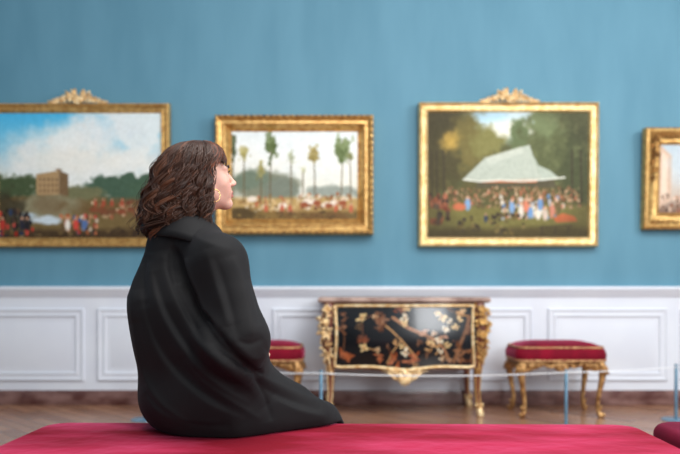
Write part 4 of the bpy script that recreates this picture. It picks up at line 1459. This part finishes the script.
def wavy(th0, layer, uend, n, base, w0):
    """one lock: strands that share an irregular wave and part a little towards their ends"""
    ph = rg.uniform(0, 2 * PI, 2); wl = rg.uniform(.07, .11); wl2 = wl * rg.uniform(1.6, 2.4); amp = rg.uniform(.008, .015)
    curl = rg.uniform(-.03, .04); spread = rg.uniform(.03, .06)
    for s_ in range(n):
        th = th0 + rg.normal(0, spread); ly = layer + rg.normal(0, .013)
        ue = uend + rg.normal(0, .011)
        u = np.concatenate([.113 - .055 * np.linspace(0, 1, 7) ** 1.6, np.linspace(.05, ue, 22)])
        grow = np.clip((.09 - u) / .15, 0, 1)
        j = rg.normal(0, .16, 2)
        a = amp * grow
        # strands of a lock draw together towards the tip
        thc = th + (th0 - th) * .55 * np.clip((.0 - u) / .16, 0, 1)
        tt = thc + a * (np.sin(2 * PI * u / wl + ph[0] + j[0]) + .7 * np.sin(2 * PI * u / wl2 + ph[1] + j[1])) / .1
        end = np.clip((u[-1] + .05 - u) / .05, 0, 1)
        tt = tt + curl * end * 6 * end
        r = Rh(tt, u) * ly + a * .55 * np.cos(2 * PI * u / wl + ph[0] + .6) + rg.normal(0, .0014) - .014 * end * rg.uniform(-.4, 1)
        P_ = np.stack([G(f_, l_, u_) for f_, l_, u_ in zip(r * np.cos(tt) - .008, r * np.sin(tt), u)])
        t_ = np.linspace(0, 1, len(u))
        w_ = w0 * rg.uniform(.7, 1.3)
        strand(P_, w_ * (.45 + .9 * np.sin(PI * np.clip(t_ * .86 + .1, 0, 1))), base * rg.uniform(.85, 1.18))


for lock in range(190):
    th0 = math.radians(rg.uniform(84, 276))
    uend = -.165 + rg.uniform(-.022, .06)
    if abs(th0 - PI) > math.radians(72): uend = -.135 + rg.uniform(-.02, .03)
    base = BROWN * rg.uniform(.5, 1.5)
    if rg.random() < .15: base = np.array(lin((98, 62, 44))) * rg.uniform(.7, 1.1)
    wavy(th0, rg.uniform(.84, 1.03), uend, 14, base, .0019)
# fringe and swept temple locks
for lock in range(60):
    th0 = math.radians(rg.uniform(-88, 88))
    ue = .05 + rg.uniform(-.012, .012) if abs(th0) < math.radians(50) else .025 + rg.uniform(-.03, .03)
    base = BROWN * rg.uniform(.7, 1.7)
    if rg.random() < .3: base = np.array(lin((124, 70, 48))) * rg.uniform(.7, 1.1)
    ph = rg.uniform(0, 6)
    for s_ in range(9):
        th = th0 + rg.normal(0, .06)
        u = np.concatenate([.114 - .045 * np.linspace(0, 1, 7) ** 1.6, np.linspace(.063, ue + rg.normal(0, .006), 12)])
        tt = th + .4 * np.sign(th if abs(th) > .02 else 1) * np.clip((.075 - u) / .06, 0, 1) + .06 * np.sin(u * 80 + ph)
        r = Rh(tt, u) * rg.uniform(1.0, 1.05) + .003
        P_ = [G(r_ * math.cos(t_) - .003, r_ * math.sin(t_), u_) for r_, t_, u_ in zip(r, tt, u)]
        strand(P_, np.linspace(1, .35, len(u)) * rg.uniform(.0013, .0022), base * rg.uniform(.8, 1.25))
# loose wisps
for k in range(110):
    th = math.radians(rg.uniform(78, 282)); u = np.linspace(rg.uniform(.06, .1), rg.uniform(-.19, -.08), 24)
    ph = rg.uniform(0, 6); fr = rg.uniform(50, 100)
    tt = th + .12 * np.sin(u * fr + ph); r = Rh(tt, u) * rg.uniform(.98, 1.09) + .008 * np.cos(u * fr + ph)
    P_ = [G(r_ * math.cos(t_) - .008, r_ * math.sin(t_), u_) for r_, t_, u_ in zip(r, tt, u)]
    strand(P_, np.full(len(u), .0008), BROWN * 1.3)
np_mesh('hair', np.concatenate(hv), np.concatenate(hfc), M['hair'], person, np.concatenate(hc))

# ---- hoop earring
bm = bmesh.new()
ec = Vector(Hd(.006, -.088, -.076))
ps = [ec + Vector(gf * (.016 * math.cos(a)) + np.array([0, 0, .019 * math.sin(a)])) for a in np.linspace(0, 2 * PI, 28)]
tube(bm, ps, .0016, 6, cap=False)
obj('earring', bm, M['earring'], person, angle=None)

# ================================================================== CAMERA, LIGHT
cam = bpy.data.cameras.new('camera')
co_ = bpy.data.objects.new('camera', cam); C.objects.link(co_)
co_.location = (0, 0, H); co_.rotation_euler = (PI / 2, 0, 0)
cam.sensor_width = 36; cam.sensor_fit = 'HORIZONTAL'
cam.lens = 36 * FPX / 680
cam.shift_y = (HY - 227) / 680
cam.clip_start = .05
cam.dof.use_dof = True
cam.dof.focus_distance = 2.28
cam.dof.aperture_fstop = 1.9
bpy.context.scene.camera = co_


def area(name, loc, target, sx, sy, power, colr):
    l = bpy.data.lights.new(name, 'AREA'); l.shape = 'RECTANGLE'; l.size = sx; l.size_y = sy
    l.energy = power; l.color = colr
    o = bpy.data.objects.new(name, l); C.objects.link(o)
    o.location = loc
    o.rotation_euler = (Vector(target) - Vector(loc)).to_track_quat('-Z', 'Y').to_euler()
    return o


area('window_daylight', (4.5, 2.6, 2.8), (0.2, 4.2, 1.0), 2.6, 2.2, 190, (1, .97, .93))
area('rear_window_daylight', (2.2, -1.4, 2.2), (.9, 5.9, 1.2), 1.3, 1.7, 115, (.94, .97, 1))
area('ceiling_daylight', (.8, 2.0, 4.1), (.6, 3.4, 0), 4.5, 2.4, 190, (1, .98, .96))
wd = bpy.data.worlds.new('world'); bpy.context.scene.world = wd
wd.use_nodes = True
bg = wd.node_tree.nodes['Background']
bg.inputs['Color'].default_value = (.86, .92, 1, 1); bg.inputs['Strength'].default_value = .38

vs = bpy.context.scene.view_settings
vs.view_transform = 'Standard'; vs.look = 'None'; vs.gamma = 1; vs.use_curve_mapping = False
vs.exposure = 0.15
